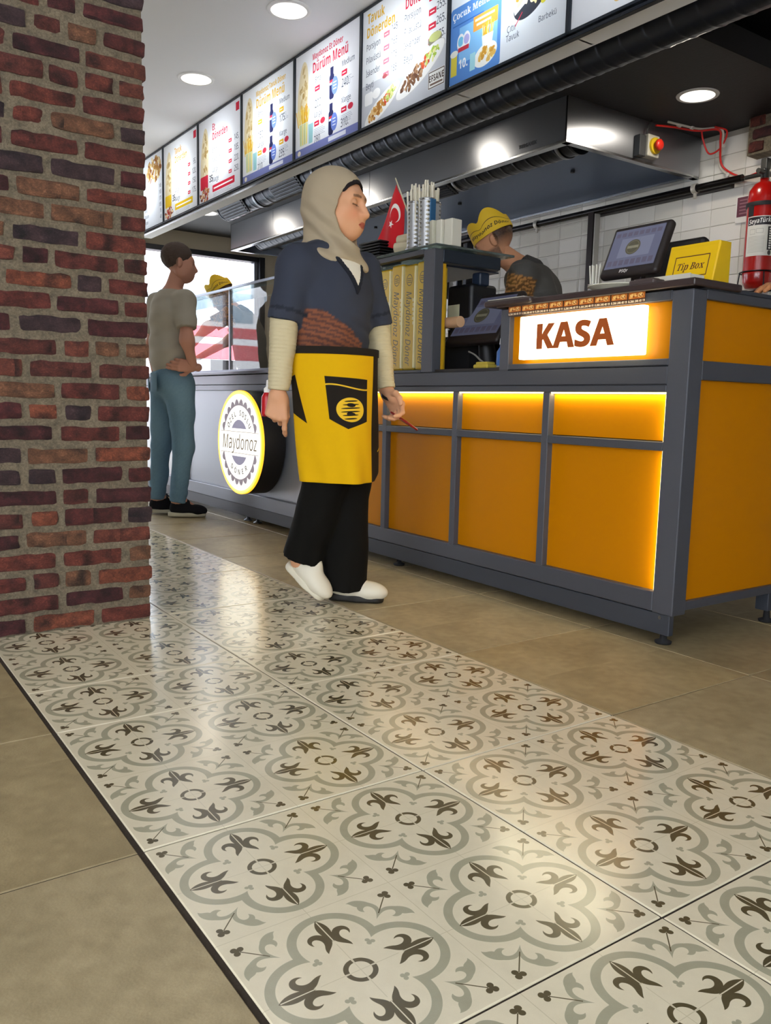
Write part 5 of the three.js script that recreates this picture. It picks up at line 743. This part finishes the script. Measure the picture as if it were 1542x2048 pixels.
// ---------- woman walking past the desk ----------
const navy = lin('#383c47'), navyDark = lin('#292b33'), orange = lin('#8d5539');
{
  const t = thing('person', 'woman in a beige headscarf, dark polo shirt and yellow apron walking past the counter', 'person', [1.26, 0, -0.73]);
  const J = { head: [-0.055, 1.476, -0.04], neck: [-0.075, 1.31, -0.05], chest: [-0.08, 1.17, -0.05], waist: [-0.075, 0.985, -0.05], pelvis: [-0.062, 0.88, -0.04], Rs: [-0.232, 1.245, -0.02], Re: [-0.285, 1.01, -0.03], Rw: [-0.298, 0.792, -0.035], Ls: [0.09, 1.262, -0.085], Le: [0.15, 1.03, -0.07], Lw: [0.155, 0.81, -0.01], Rhip: [-0.132, 0.85, -0.02], Rk: [-0.118, 0.49, 0.005], Ra: [-0.168, 0.165, -0.085], Rt: [-0.128, 0.05, -0.02], Lhip: [0.02, 0.855, -0.06], Lk: [0.008, 0.47, -0.03], La: [-0.008, 0.075, -0.045], Lt: [0.07, 0.035, 0.035] };
  const T = { H: frame(0.56, 0.06), B: frame(0.27), W: frame(0.25), P: frame(0.22) };
  const fist = [[0.35, 0.5, 0.25], [1.15, 1.25, 0.7], [1.25, 1.3, 0.7], [1.3, 1.25, 0.7]], loose = [[0.6, 0.7, 0.4], [0.75, 0.8, 0.5], [0.85, 0.85, 0.5], [0.9, 0.8, 0.5]];
  figure(t, J, T, { skin: '#d09a74', cheek: '#d68a68', lip: '#a8483c', brow: '#5b3f30', size: 1.09, noEars: true, headStep: 0.003, k: 0.95, hands: [[J.Rw, [-0.06, -1, -0.05], [0.6, 0, -0.8], 1, fist, 1.3], [J.Lw, [0.35, -1, 0.75], [-0.6, -0.3, 0.2], -1, loose, 0.4]] });
  // headscarf
  const H = T.H, c = J.head, P = (x, y, z) => at(c, H, x, y, z);
  const shell = join([ell(P(0, 0.022, -0.024), [0.097, 0.114, 0.118], H), ell(P(0, -0.05, -0.03), [0.091, 0.1, 0.102], H), cap3(P(0, -0.09, -0.005), add(J.neck, [0, -0.015, 0]), 0.078, 0.082)], 0.05);
  const drape = join([ell(add(J.neck, [-0.015, -0.035, 0.01]), [0.135, 0.05, 0.098], T.B), cap3(add(J.neck, [0.02, -0.02, 0.06]), add(J.neck, [0.085, -0.055, 0.075]), 0.034, 0.02), cap3(P(0, -0.14, 0.045), add(J.neck, [-0.02, -0.03, 0.07]), 0.036, 0.04), cap3(add(J.neck, [-0.03, 0.03, -0.03]), add(J.neck, [-0.15, -0.06, -0.05]), 0.05, 0.03)], 0.045);
  const hole = ell(P(0, -0.034, 0.082), [0.09, 0.112, 0.104], H);
  const foldDir = nrm(add(add([0, 0.75, 0], H[2], 0.6), H[0], 0.1));
  const scarf = (p) => { const q = sub(p, c), s = dot(q, foldDir), low = Math.max(0, Math.min(1, (0.03 - q[1]) / 0.1)), d = smin(shell(p), drape(p), 0.04) - 0.0045 * low * Math.sin(s * 120 + 2.5 * noise(p[0] * 14, p[1] * 14, p[2] * 14)) + folds(p, 3, 0.006, 12, 12); return smax(d, -hole(p), 0.01); };
  const [sl, sh] = bounds([P(0, 0.13, 0), P(0, 0, -0.15), P(0, 0, 0.1), add(J.neck, [-0.17, -0.12, 0]), add(J.neck, [0.14, -0.12, 0.1])], 0.07);
  garment(t, 'headscarf', scarf, sl, sh, 0.0055, cloth('#a4957c'));
  const band = ell(P(0, 0.022, -0.012), [0.0875, 0.103, 0.109], H), bandHole = ell(P(0, -0.043, 0.084), [0.092, 0.112, 0.106], H);
  garment(t, 'underscarf', (p) => Math.max(band(p), -bandHole(p), 0.03 - dot(sub(p, c), H[1]), -dot(sub(p, c), H[2])), add(c, [-0.14, 0, -0.14]), add(c, [0.14, 0.14, 0.14]), 0.005, cloth('#241e1e'));
  // polo shirt: torso and short sleeves
  const torso = join([ell(add(J.chest, [0, 0.01, 0]), [0.165, 0.17, 0.122], T.B), ell(add(J.chest, T.B[2], 0.035), [0.128, 0.085, 0.102], T.B), ell(mixv(J.chest, J.waist, 0.55), [0.152, 0.15, 0.12], T.B), ell(J.waist, [0.158, 0.13, 0.125], T.W), cap3(add(J.neck, [0, -0.05, 0]), J.Ls, 0.068, 0.062), cap3(add(J.neck, [0, -0.05, 0]), J.Rs, 0.068, 0.064)], 0.05);
  const hemR = mixv(J.Rs, J.Re, 0.86), hemL = mixv(J.Ls, J.Le, 0.86), slR = cap3(J.Rs, hemR, 0.066, 0.064, 1), slL = cap3(J.Ls, hemL, 0.062, 0.06, 1);
  const neckHole = cap3(add(J.neck, [0.0, -0.02, 0.02]), add(J.neck, [0, 0.12, 0.05]), 0.058, 0.07);
  const shirtF = (p) => { let d = smin(smin(torso(p), slR(p), 0.03), slL(p), 0.03) - folds(p, 1, 0.018, 8, 13) - 0.003 * Math.max(0, 1 - Math.abs(p[1] - 1.02) / 0.08) * Math.sin(p[1] * 120 + p[0] * 30); d = Math.max(d, 0.925 - p[1] + 0.006 * Math.sin(p[0] * 20)); return smax(d, -neckHole(p), 0.01); };
  const [bl, bh] = bounds([J.Rs, J.Ls, hemR, hemL, J.waist], 0.16);
  garment(t, 'polo_shirt', shirtF, bl, bh, 0.0075, vcloth, 'dark polo shirt with an orange striped corner at the waist', (p) => {
    const q = sub(p, J.chest), x = dot(q, T.B[0]), z = dot(q, T.B[2]); let k = navy;
    if (z > -0.05 && x < 0.045 && p[1] < 1.085 - 0.62 * Math.max(0, x + 0.125) && p[0] > -0.235) k = mixv(navyDark, orange, Math.sin(p[1] * 330 + x * 110) > -0.1 ? 0.8 : 0.3);
    if (p[1] < 0.955) k = navyDark; for (const [a, b] of [[J.Rs, hemR], [J.Ls, hemL]]) { const d = sub(b, a), m = dot(sub(p, a), d) / dot(d, d), o = len(sub(sub(p, a), d.map((v) => v * m))); if (m > 0.8 && m < 0.86 && o < 0.08) k = navyDark; } return k;
  });
  garment(t, 'undershirt', (p) => { const q = sub(p, add(J.neck, [0.012, -0.085, 0.1])), x = Math.abs(dot(q, T.B[0])); return Math.max(torso(p) - 0.006, -(q[1] + 0.06) + x * 1.9, q[1] - 0.07, -dot(sub(p, J.neck), T.B[2])); }, add(J.neck, [-0.1, -0.18, 0]), add(J.neck, [0.14, 0.02, 0.2]), 0.005, cloth('#d9d2c0'));
  garment(t, 'collar', (p) => { const q = sub(p, add(J.neck, [0.012, -0.085, 0.1])), x = Math.abs(dot(q, T.B[0])); return Math.max(torso(p) - 0.008, Math.abs(-(q[1] + 0.064) + x * 1.9) / 2.15 - 0.008, q[1] - 0.05, -dot(sub(p, J.neck), T.B[2])); }, add(J.neck, [-0.1, -0.19, 0]), add(J.neck, [0.14, 0.02, 0.2]), 0.005, cloth('#23252c'));
  for (const [a, b, s] of [[hemR, J.Rw, 1], [hemL, J.Lw, 2]]) { const u = nrm(sub(b, a)), e = add(b, u, -0.01), f0 = cap3(add(a, u, -0.012), e, 0.053, 0.038, 1), L = len(sub(e, a)); garment(t, 'sleeve', (p) => { const k = dot(sub(p, a), u); return f0(p) - 0.0011 * Math.sin(k * 480 + 3 * noise(p[0] * 30, p[1] * 20, p[2] * 30)) - folds(p, s * 9, 0.006, 20, 20); }, ...bounds([a, e], 0.08), 0.005, cloth('#c4b793'), 'ribbed cream undersleeve'); }
  // trousers
  const black = cloth('#100f0c'), hl = add(J.La, [0.004, -0.028, 0.004]), hr = add(J.Ra, nrm(sub(J.Ra, J.Rk)), -0.005);
  const tro = join([ell(J.pelvis, [0.165, 0.12, 0.12], T.P), cap3(J.Lhip, J.Lk, 0.096, 0.078), cap3(J.Rhip, J.Rk, 0.096, 0.076)], 0.05), lowL = cap3(J.Lk, hl, 0.076, 0.088, 1), lowR = cap3(J.Rk, hr, 0.074, 0.08, 1);
  garment(t, 'trousers', (p) => Math.max(smin(smin(tro(p), lowL(p), 0.03), lowR(p), 0.03) - folds(p, 5, 0.012, 9, 10), p[1] - 0.965), ...bounds([J.pelvis, hl, hr, J.Rk], 0.19), 0.0085, black);
  const white = phys('#d9d2bd', 0.55), dk = std('#16140f', 0.6);
  shoe(t, add(J.La, [0.0, -0.052, 0.0]), [0.098, 0.0212, 0.055], 0, dk, white, 0.039).userData.label = 'white sneaker standing flat';
  shoe(t, add(J.Ra, [-0.006, -0.045, -0.008]), [-0.122, 0.045, -0.012], 0, std('#d6cfb8', 0.6), white, 0.039).userData.label = 'white sneaker with raised heel';
  // apron: yellow front, dark sides, dark pocket with an emblem
  const tex = canvasTex(1024, 1024, (x, w, h) => {
    x.fillStyle = '#d6a608'; x.fillRect(0, 0, w, h); x.fillStyle = '#241d14'; x.beginPath(); x.moveTo(0, 200); x.lineTo(60, 180); x.lineTo(130, 560); x.lineTo(0, 480); x.fill(); x.fillRect(w - 335, 0, 335, h);
    const y = '#e0b52c', d = '#221d18'; x.save(); x.translate(440, 390); x.rotate(0.06); x.scale(0.92, 0.92);
    x.fillStyle = d; x.beginPath(); x.moveTo(-175, -210); x.lineTo(175, -210); x.lineTo(180, 150); x.lineTo(0, 225); x.lineTo(-140, 150); x.closePath(); x.fill();
    x.strokeStyle = y; x.lineWidth = 13; x.beginPath(); x.moveTo(-170, -140); x.bezierCurveTo(-70, -165, 60, -100, 178, -122); x.stroke();
    blob(x, 24, 60, 112, 104, y); x.fillStyle = d; for (let i = 0; i < 6; i++) { x.beginPath(); x.ellipse(24, -14 + i * 30, 84 - Math.abs(i - 2.5) * 12, 6, -0.12, 0, 7); x.fill(); } blob(x, 24, 20, 36, 17, d); blob(x, 24, 96, 36, 15, d); x.restore();
    x.save(); x.translate(w - 120, 820); x.fillStyle = y; x.fillRect(-100, -24, 150, 12); x.strokeStyle = y; x.lineWidth = 10; x.beginPath(); x.arc(-20, 14, 18, 0, 5); x.stroke(); x.restore();
    x.fillStyle = '#f4ead0'; x.fillRect(0, 0, 0, 0);
  });
  const apron = sheet((u, v) => { const y = 0.478 + 0.463 * v + (u > 0.76 ? 0.035 : 0) * (1 - v) * Math.min(1, (u - 0.76) * 12), w = 1 - v, th = -1.62 + 3.3 * u, a = 0.178 - 0.04 * w, b = 0.148 + 0.014 * w, k = 1 + 0.075 * w * Math.sin(u * 15 + 1.2) + 0.03 * Math.sin(u * 31 + v * 5) * w, cx = -0.07 - 0.004 * w, cz = -0.045 + 0.05 * w, F = frame(0.02 - 0.05 * w); return [cx + F[0][0] * a * k * Math.sin(th) + F[2][0] * b * k * Math.cos(th), y, cz + F[0][2] * a * k * Math.sin(th) + F[2][2] * b * k * Math.cos(th)]; }, 80, 40, 0.003);
  part('apron', apron, cloth(0xffffff, { map: tex }), t, 'yellow apron with dark sides and a dark emblem pocket');
  part('waistband', sheet((u, v) => { const th = -Math.PI + 2 * Math.PI * u, F = frame(0.02); return [-0.07 + F[0][0] * 0.1815 * Math.sin(th) + F[2][0] * 0.1515 * Math.cos(th), 0.934 + 0.026 * v, -0.045 + F[0][2] * 0.1815 * Math.sin(th) + F[2][2] * 0.1515 * Math.cos(th)]; }, 60, 2, 0.004), cloth('#241f1a'), t);
  part('wristband', lathe([[0.03, -0.005], [0.033, -0.005], [0.033, 0.005], [0.03, 0.005], [0.03, -0.005]], 28).rotateX(0.5).translate(J.Lw[0] + 0.006, J.Lw[1] - 0.018, J.Lw[2] + 0.012), std('#1c1512', 0.5), t);
}
// phone in her far hand
one('phone', bb(-0.033, 0.033, -0.06, 0.06, -0.004, 0.004, 0.004), phys('#8a1a16', 0.3), 'dark red phone held in the woman\'s far hand', 'phone', [1.44, 0.7, -0.655], 0.5).rotation.x = -1.25;
{
  const t = thing('squeeze_bottle', 'small red bottle with a white spout held in the near hand of the woman', 'bottle', [0.952, 0.708, -0.828]);
  part('bottle', lathe([[0, 0], [0.02, 0], [0.023, 0.01], [0.022, 0.07], [0.012, 0.088], [0, 0.088]], 24), phys('#b81c22', 0.35), t); part('spout', lathe([[0.013, 0.086], [0.014, 0.1], [0.006, 0.108], [0.004, 0.13], [0, 0.132]], 20), std('#e9e6df', 0.4), t);
}
// ---------- customer ----------
const shortSleeve = (t, J, T, r, mat, hem, o = {}) => {
  const torso = join([ell(add(J.chest, [0, 0.02, 0]), [0.172 * r, 0.18, 0.125 * r], T.B), ell(mixv(J.chest, J.waist, 0.5), [0.158 * r, 0.16, 0.118 * r], T.B), ell(J.waist, [0.158 * r, 0.16, 0.122 * r], T.W), cap3(add(J.neck, [0, -0.06, 0]), J.Ls, 0.072, 0.066), cap3(add(J.neck, [0, -0.06, 0]), J.Rs, 0.072, 0.066)], 0.05);
  const hR = mixv(J.Rs, J.Re, 0.72), hL = mixv(J.Ls, J.Le, 0.72), sR = cap3(J.Rs, hR, 0.066, 0.064, 1), sL = cap3(J.Ls, hL, 0.066, 0.064, 1), hole = cap3(add(J.neck, [0, -0.015, 0]), add(J.neck, mixv(J.neck, J.head, 1.0).map((v, i) => (J.head[i] - J.neck[i]) * 0.8)), 0.06, 0.07);
  const [lo, hi] = bounds([J.Rs, J.Ls, hR, hL, J.waist, J.pelvis], 0.17);
  return garment(t, o.name ?? 't_shirt', (p) => smax(Math.max(smin(smin(torso(p), sR(p), 0.035), sL(p), 0.035) - folds(p, o.seed ?? 2, 0.014, 7, 16), hem - p[1] + 0.008 * Math.sin(p[0] * 25)), -hole(p), 0.01), lo, hi, 0.0085, mat, o.label, o.color);
};
const trousers = (t, J, T, r, mat, name, top, o = {}) => {
  const up = join([ell(J.pelvis, [0.168 * r, 0.13, 0.128 * r], T.P), cap3(J.Lhip, J.Lk, 0.097 * r, 0.07 * r), cap3(J.Rhip, J.Rk, 0.097 * r, 0.07 * r)], 0.045), lL = cap3(J.Lk, add(J.La, [0, -0.012, 0]), 0.068 * r, 0.054 * r, 1), lR = cap3(J.Rk, add(J.Ra, [0, -0.012, 0]), 0.068 * r, 0.054 * r, 1);
  return garment(t, name, (p) => Math.max(smin(smin(up(p), lL(p), 0.025), lR(p), 0.025) - folds(p, 4, 0.012, 10, 12) - 0.006 * Math.max(0, 1 - p[1] / 0.25) * Math.sin(p[1] * 90), p[1] - top), ...bounds([J.pelvis, J.La, J.Ra, J.Lk, J.Rk], 0.19), 0.0095, mat, undefined, o.color);
};
{
  const t = thing('person', 'man seen from behind in a grey t-shirt and blue jeans waiting at the serving counter', 'person', [1.53, 0, -3.32]);
  const J = { head: [0.045, 1.615, 0.02], neck: [0.0, 1.43, 0.0], chest: [-0.015, 1.25, -0.005], waist: [-0.02, 1.03, 0], pelvis: [-0.01, 0.875, 0], Rs: [0.02, 1.375, 0.165], Re: [0.0, 1.125, 0.245], Rw: [0.055, 0.965, 0.205], Ls: [-0.035, 1.375, -0.17], Le: [-0.06, 1.1, -0.22], Lw: [-0.03, 0.86, -0.19], Rhip: [0.01, 0.83, 0.085], Rk: [0.035, 0.46, 0.085], Ra: [-0.005, 0.115, 0.075], Rt: [0.12, 0.04, 0.1], Lhip: [-0.02, 0.83, -0.09], Lk: [-0.04, 0.46, -0.12], La: [-0.065, 0.115, -0.14], Lt: [0.06, 0.04, -0.13] };
  const T = { H: frame(1.32, 0.06), B: frame(1.42), W: frame(1.42), P: frame(1.42) };
  const rest = [[0.3, 0.35, 0.2], [0.35, 0.4, 0.2], [0.4, 0.4, 0.25], [0.45, 0.4, 0.25]];
  const { hd } = figure(t, J, T, { skin: '#c28d76', brow: '#2d221d', male: true, open: true, hairline: 0.05, fade: true, hairColor: '#6a5344', headStep: 0.005, k: 1.05, hands: [[J.Rw, [-0.95, 0.12, -0.28], [0.1, 0.1, -0.98], 1, rest, 0.3], [J.Lw, [0.1, -1, 0.05], [-0.2, 0, 0.98], -1, rest, 0.4]] });
  const c = J.head, H = T.H, cap = ell(at(c, H, 0, 0.04, -0.022), [0.082, 0.09, 0.1], H);
  garment(t, 'hair', (p) => { const q = sub(p, c), y = dot(q, H[1]), z = dot(q, H[2]); return Math.max(smin(cap(p), 1, 0.01) - 0.004 * (noise(p[0] * 160, p[1] * 160, p[2] * 160) - 0.5), 0.0 - y - 0.035 + z * 0.55 + (z > 0.05 ? (z - 0.05) * 3 : 0)); }, add(c, [-0.13, -0.06, -0.13]), add(c, [0.13, 0.15, 0.13]), 0.005, std('#4a3c34', 0.85));
  shortSleeve(t, J, T, 1.02, cloth('#a8a192'), 0.92, { label: 'grey t-shirt' });
  const jean = lin('#7592a2'), jeanDark = lin('#4f6c80');
  const tr = trousers(t, J, T, 1.0, vcloth, 'jeans', 0.985, { color: (p) => mixv(jean, jeanDark, Math.min(1, Math.max(0, 0.3 + 0.7 * (noise(p[0] * 6, p[1] * 5, p[2] * 6) - 0.3) + 0.25 * (noise(p[0] * 240, p[1] * 240, p[2] * 240) - 0.5)))) });
  for (const s of [1, -1]) part('back_pocket', sheet((u, v) => { const x = s * 0.075 + (u - 0.5) * 0.1, y = -0.07 + v * 0.12, z = -0.137 + 0.9 * Math.max(0, Math.abs(x) - 0.06) ** 1.4; return at(J.pelvis, T.P, x, y, z); }, 8, 8, 0.003), cloth('#6f8b9c'), tr);
  const sole = std('#b9b39c', 0.7), up = cloth('#1a1a1e');
  shoe(t, add(J.Ra, [0, -0.088, 0]), [0.15, 0.021, 0.11], 0, sole, up, 0.045).userData.label = 'black sneaker with pale sole'; shoe(t, add(J.La, [0, -0.088, 0]), [0.09, 0.021, -0.12], 0, sole, up, 0.045);
}
// ---------- kitchen staff ----------
const hatTex = canvasTex(1024, 256, (c, w, h) => { c.fillStyle = '#dcb420'; c.fillRect(0, 0, w, h); c.fillStyle = '#3a3018'; c.fillRect(0, 116, w, 7); for (const x of [0, 512, 1024]) { c.save(); c.translate(x, 205); c.transform(1, 0, -0.2, 1, 0, 0); c.font = 'bold 58px sans-serif'; c.textAlign = 'center'; c.fillStyle = '#2e2614'; c.fillText('Maydonoz Döner', 0, 0, 380); c.restore(); } });
const sleeveA = lin('#4a3420'), sleeveB = lin('#c98f52'), charcoal = lin('#55534f');
function cook(t, J, T, o) {
  figure(t, J, T, { skin: '#c48d69', cheek: '#c6846a', brow: '#221a16', lip: '#8f4f42', male: true, open: true, beard: true, hairline: 0.045, fade: true, hairColor: '#241c18', headStep: o.step, k: 1.05, hands: o.hands });
  const H = T.H, c = J.head;
  const bump = (x) => Math.max(0, 1 - x * x);
  part('paper_hat', sheet((u, v) => { const th = -Math.PI / 2 + u * 2 * Math.PI, x = Math.sin(th), z = Math.cos(th), zz = z * 0.1, top = 0.062 + 0.04 * bump((zz - 0.075) / 0.045) + 0.062 * bump((zz + 0.025) / 0.065), k = 1 - 0.04 * v + 0.02 * Math.sin(v * 3); return at(c, H, x * 0.0865 * k, 0.032 + top * v, -0.012 + z * 0.107 * k); }, 72, 10, 0.0016), std(0xffffff, 0.75, 0, { map: hatTex }), t, 'yellow paper hat with dark lettering');
  part('hat_crown', sheet((u, v) => { const th = u * 2 * Math.PI; return at(c, H, Math.sin(th) * 0.08 * v, 0.092 + 0.01 * (1 - v), -0.012 + Math.cos(th) * 0.1 * v); }, 40, 4, 0.002), std('#c9a21c', 0.8), t);
  const inS = (p) => { for (const s of ['L', 'R']) { const a = J[s + 's'], b = J[s + 'e'], d = sub(b, a), k = dot(sub(p, a), d) / dot(d, d), r = len(sub(sub(p, a), d.map((x) => x * k))); if (k > 0.05 && r < 0.082) { const f = cross(nrm(d), [0.3, 0.2, 0.9]), g = cross(nrm(d), f), ang = Math.atan2(dot(sub(p, a), f), dot(sub(p, a), g)), i = ang * 9, j = k * 14, wv = (Math.floor(i + j) + Math.floor(i - j)) & 1; return mixv(sleeveA, sleeveB, ((wv ? (i + j) % 1 + 1 : (i - j) % 1 + 1) % 1) > 0.55 ? 0.9 : 0.15); } } return null; };
  shortSleeve(t, J, T, 1.04, vcloth, o.hem, { name: 'polo_shirt', label: 'dark grey shirt with orange woven pattern sleeves', seed: o.seed, color: (p) => inS(p) ?? charcoal });
  const nd = nrm(sub(J.head, J.neck)), col = cap3(add(J.neck, nd, -0.045), add(J.neck, nd, 0.022), 0.088, 0.066, 1), colIn = cap3(add(J.neck, nd, -0.06), add(J.neck, nd, 0.05), 0.074, 0.057, 1);
  garment(t, 'collar', (p) => Math.max(col(p), -colIn(p)), ...bounds([J.neck], 0.13), 0.006, cloth('#403f3e'));
  trousers(t, J, T, 1.0, cloth('#191919'), 'trousers', o.hem + 0.06); const dk = std('#151515', 0.7);
  shoe(t, add(J.Ra, [0, -0.088, 0]), add(add(J.Ra, T.P[2], 0.14), [0, -0.094, 0]), 0, dk, dk, 0.045); shoe(t, add(J.La, [0, -0.088, 0]), add(add(J.La, T.P[2], 0.14), [0, -0.094, 0]), 0, dk, dk, 0.045);
}
const grip = [[0.7, 0.7, 0.4], [0.8, 0.7, 0.4], [0.8, 0.7, 0.4], [0.8, 0.7, 0.4]];
{
  const t = thing('person', 'bearded man in a yellow paper hat looking down behind the cash desk', 'person', [2.55, 0, -1.25]);
  const f = nrm([-0.6, 0, -0.8]), l = [-0.8, 0, 0.6], Q = (a, b, y) => [l[0] * a + f[0] * b + 0.03, y, l[2] * a + f[2] * b + 0.03];
  const yaw = Math.atan2(f[0], f[2]);
  const J = { head: [-0.082, 1.575, -0.085], neck: [0.015, 1.455, 0.015], chest: [0.075, 1.29, 0.07], waist: [0.13, 1.08, 0.125], pelvis: [0.16, 0.92, 0.15], Ls: [-0.075, 1.4, 0.125], Le: [-0.1, 1.17, 0.08], Lw: [-0.16, 1.09, -0.14], Rs: [0.155, 1.4, -0.075], Re: [0.14, 1.16, -0.17], Rw: [-0.01, 1.09, -0.27], Lhip: [0.075, 0.87, 0.205], Lk: [0.07, 0.48, 0.17], La: [0.1, 0.105, 0.21], Lt: [0.02, 0.04, 0.11], Rhip: [0.225, 0.87, 0.085], Rk: [0.22, 0.48, 0.05], Ra: [0.26, 0.105, 0.09], Rt: [0.18, 0.04, -0.02] };
  cook(t, J, { H: frame(yaw, 0.5), B: frame(yaw, 0.35), W: frame(yaw, 0.2), P: frame(yaw) }, { hem: 1.0, step: 0.0035, seed: 6, hands: [[J.Lw, [-0.5, -0.25, -0.8], [0, -1, 0], -1, grip, 0.4], [J.Rw, [-0.7, -0.25, -0.6], [0, -1, 0], 1, grip, 0.4]] });
}
{
  const t = thing('person', 'cook in a yellow crown shaped hat bending over the food pans behind the glass', 'person', [2.42, 0, -4.5]);
  const f = nrm([-0.7, 0, -0.7]), yaw = Math.atan2(f[0], f[2]);
  const J = { head: [-0.02, 1.6, -0.02], neck: [0.075, 1.475, 0.05], chest: [0.15, 1.3, 0.09], waist: [0.18, 1.09, 0.1], pelvis: [0.19, 0.92, 0.1], Ls: [-0.02, 1.44, 0.16], Le: [-0.2, 1.33, 0.1], Lw: [-0.3, 1.17, -0.03], Rs: [0.21, 1.44, -0.06], Re: [0.12, 1.26, -0.2], Rw: [-0.1, 1.12, -0.28], Lhip: [0.12, 0.87, 0.17], Lk: [0.12, 0.48, 0.17], La: [0.15, 0.105, 0.2], Lt: [0.06, 0.04, 0.11], Rhip: [0.25, 0.87, 0.04], Rk: [0.25, 0.48, 0.04], Ra: [0.28, 0.105, 0.06], Rt: [0.19, 0.04, -0.03] };
  cook(t, J, { H: frame(yaw, 0.6), B: frame(yaw, 0.4), W: frame(yaw, 0.2), P: frame(yaw) }, { hem: 1.0, step: 0.005, seed: 8, hands: [[J.Lw, [-0.6, -0.7, -0.4], [0.3, -0.6, 0.6], -1, grip, 0.4], [J.Rw, [-0.8, -0.4, -0.4], [0, -1, 0], 1, grip, 0.4]] });
}
{ // person whose arm reaches into the picture at the right edge
  const t = thing('person', 'person at the right edge leaning a dark blue sleeved arm on the desk end', 'person', [2.73, 0, 0.62]);
  const J = { head: [0.02, 1.66, 0.0], neck: [0.02, 1.48, 0.02], chest: [0.03, 1.29, 0.03], waist: [0.04, 1.08, 0.04], pelvis: [0.04, 0.92, 0.04], Ls: [0.12, 1.42, 0.16], Le: [0.16, 1.16, 0.22], Lw: [0.08, 0.94, 0.2], Rs: [-0.1, 1.42, -0.11], Re: [-0.27, 1.37, -0.24], Rw: [-0.37, 1.203, -0.3], Lhip: [0.09, 0.87, 0.11], Lk: [0.1, 0.48, 0.12], La: [0.11, 0.105, 0.14], Lt: [0.02, 0.04, 0.2], Rhip: [-0.01, 0.87, -0.03], Rk: [-0.0, 0.48, -0.02], Ra: [0.01, 0.105, 0.0], Rt: [-0.09, 0.04, 0.06] };
  const yaw = -0.9, T = { H: frame(yaw), B: frame(yaw), W: frame(yaw), P: frame(yaw) }, flatHand = [[0.15, 0.2, 0.15], [0.12, 0.2, 0.15], [0.15, 0.2, 0.15], [0.2, 0.2, 0.15]];
  figure(t, J, T, { skin: '#b5794f', brow: '#2a201a', male: true, open: true, hairline: 0.05, hairColor: '#2a211c', headStep: 0.006, k: 1.05, hands: [[J.Rw, [-0.8, -0.1, -0.2], [0.05, -1, 0.1], 1, flatHand, 0.3], [J.Lw, [0, -1, 0.1], [-1, 0, 0], -1, grip, 0.4]] });
  shortSleeve(t, J, T, 1.04, cloth('#25344f'), 0.98, { name: 'sweater', seed: 12 });
  for (const s of ['L', 'R']) { const a = mixv(J[s + 's'], J[s + 'e'], 0.6), e = J[s + 'e'], w = mixv(J[s + 'e'], J[s + 'w'], 0.9), f0 = join([cap3(a, e, 0.062, 0.056), cap3(e, w, 0.056, 0.042, 1)], 0.02); garment(t, 'sleeve', (p) => f0(p) - folds(p, 5, 0.012, 14, 18), ...bounds([a, e, w], 0.09), 0.007, cloth('#25344f')); }
  trousers(t, J, T, 1.0, cloth('#22242a'), 'trousers', 1.03); const dk = std('#151515', 0.7);
  shoe(t, add(J.Ra, [0, -0.088, 0]), [-0.11, 0.021, 0.08], 0, dk, dk, 0.045); shoe(t, add(J.La, [0, -0.088, 0]), [0.0, 0.021, 0.21], 0, dk, dk, 0.045);
}
renderer.render(scene, camera);
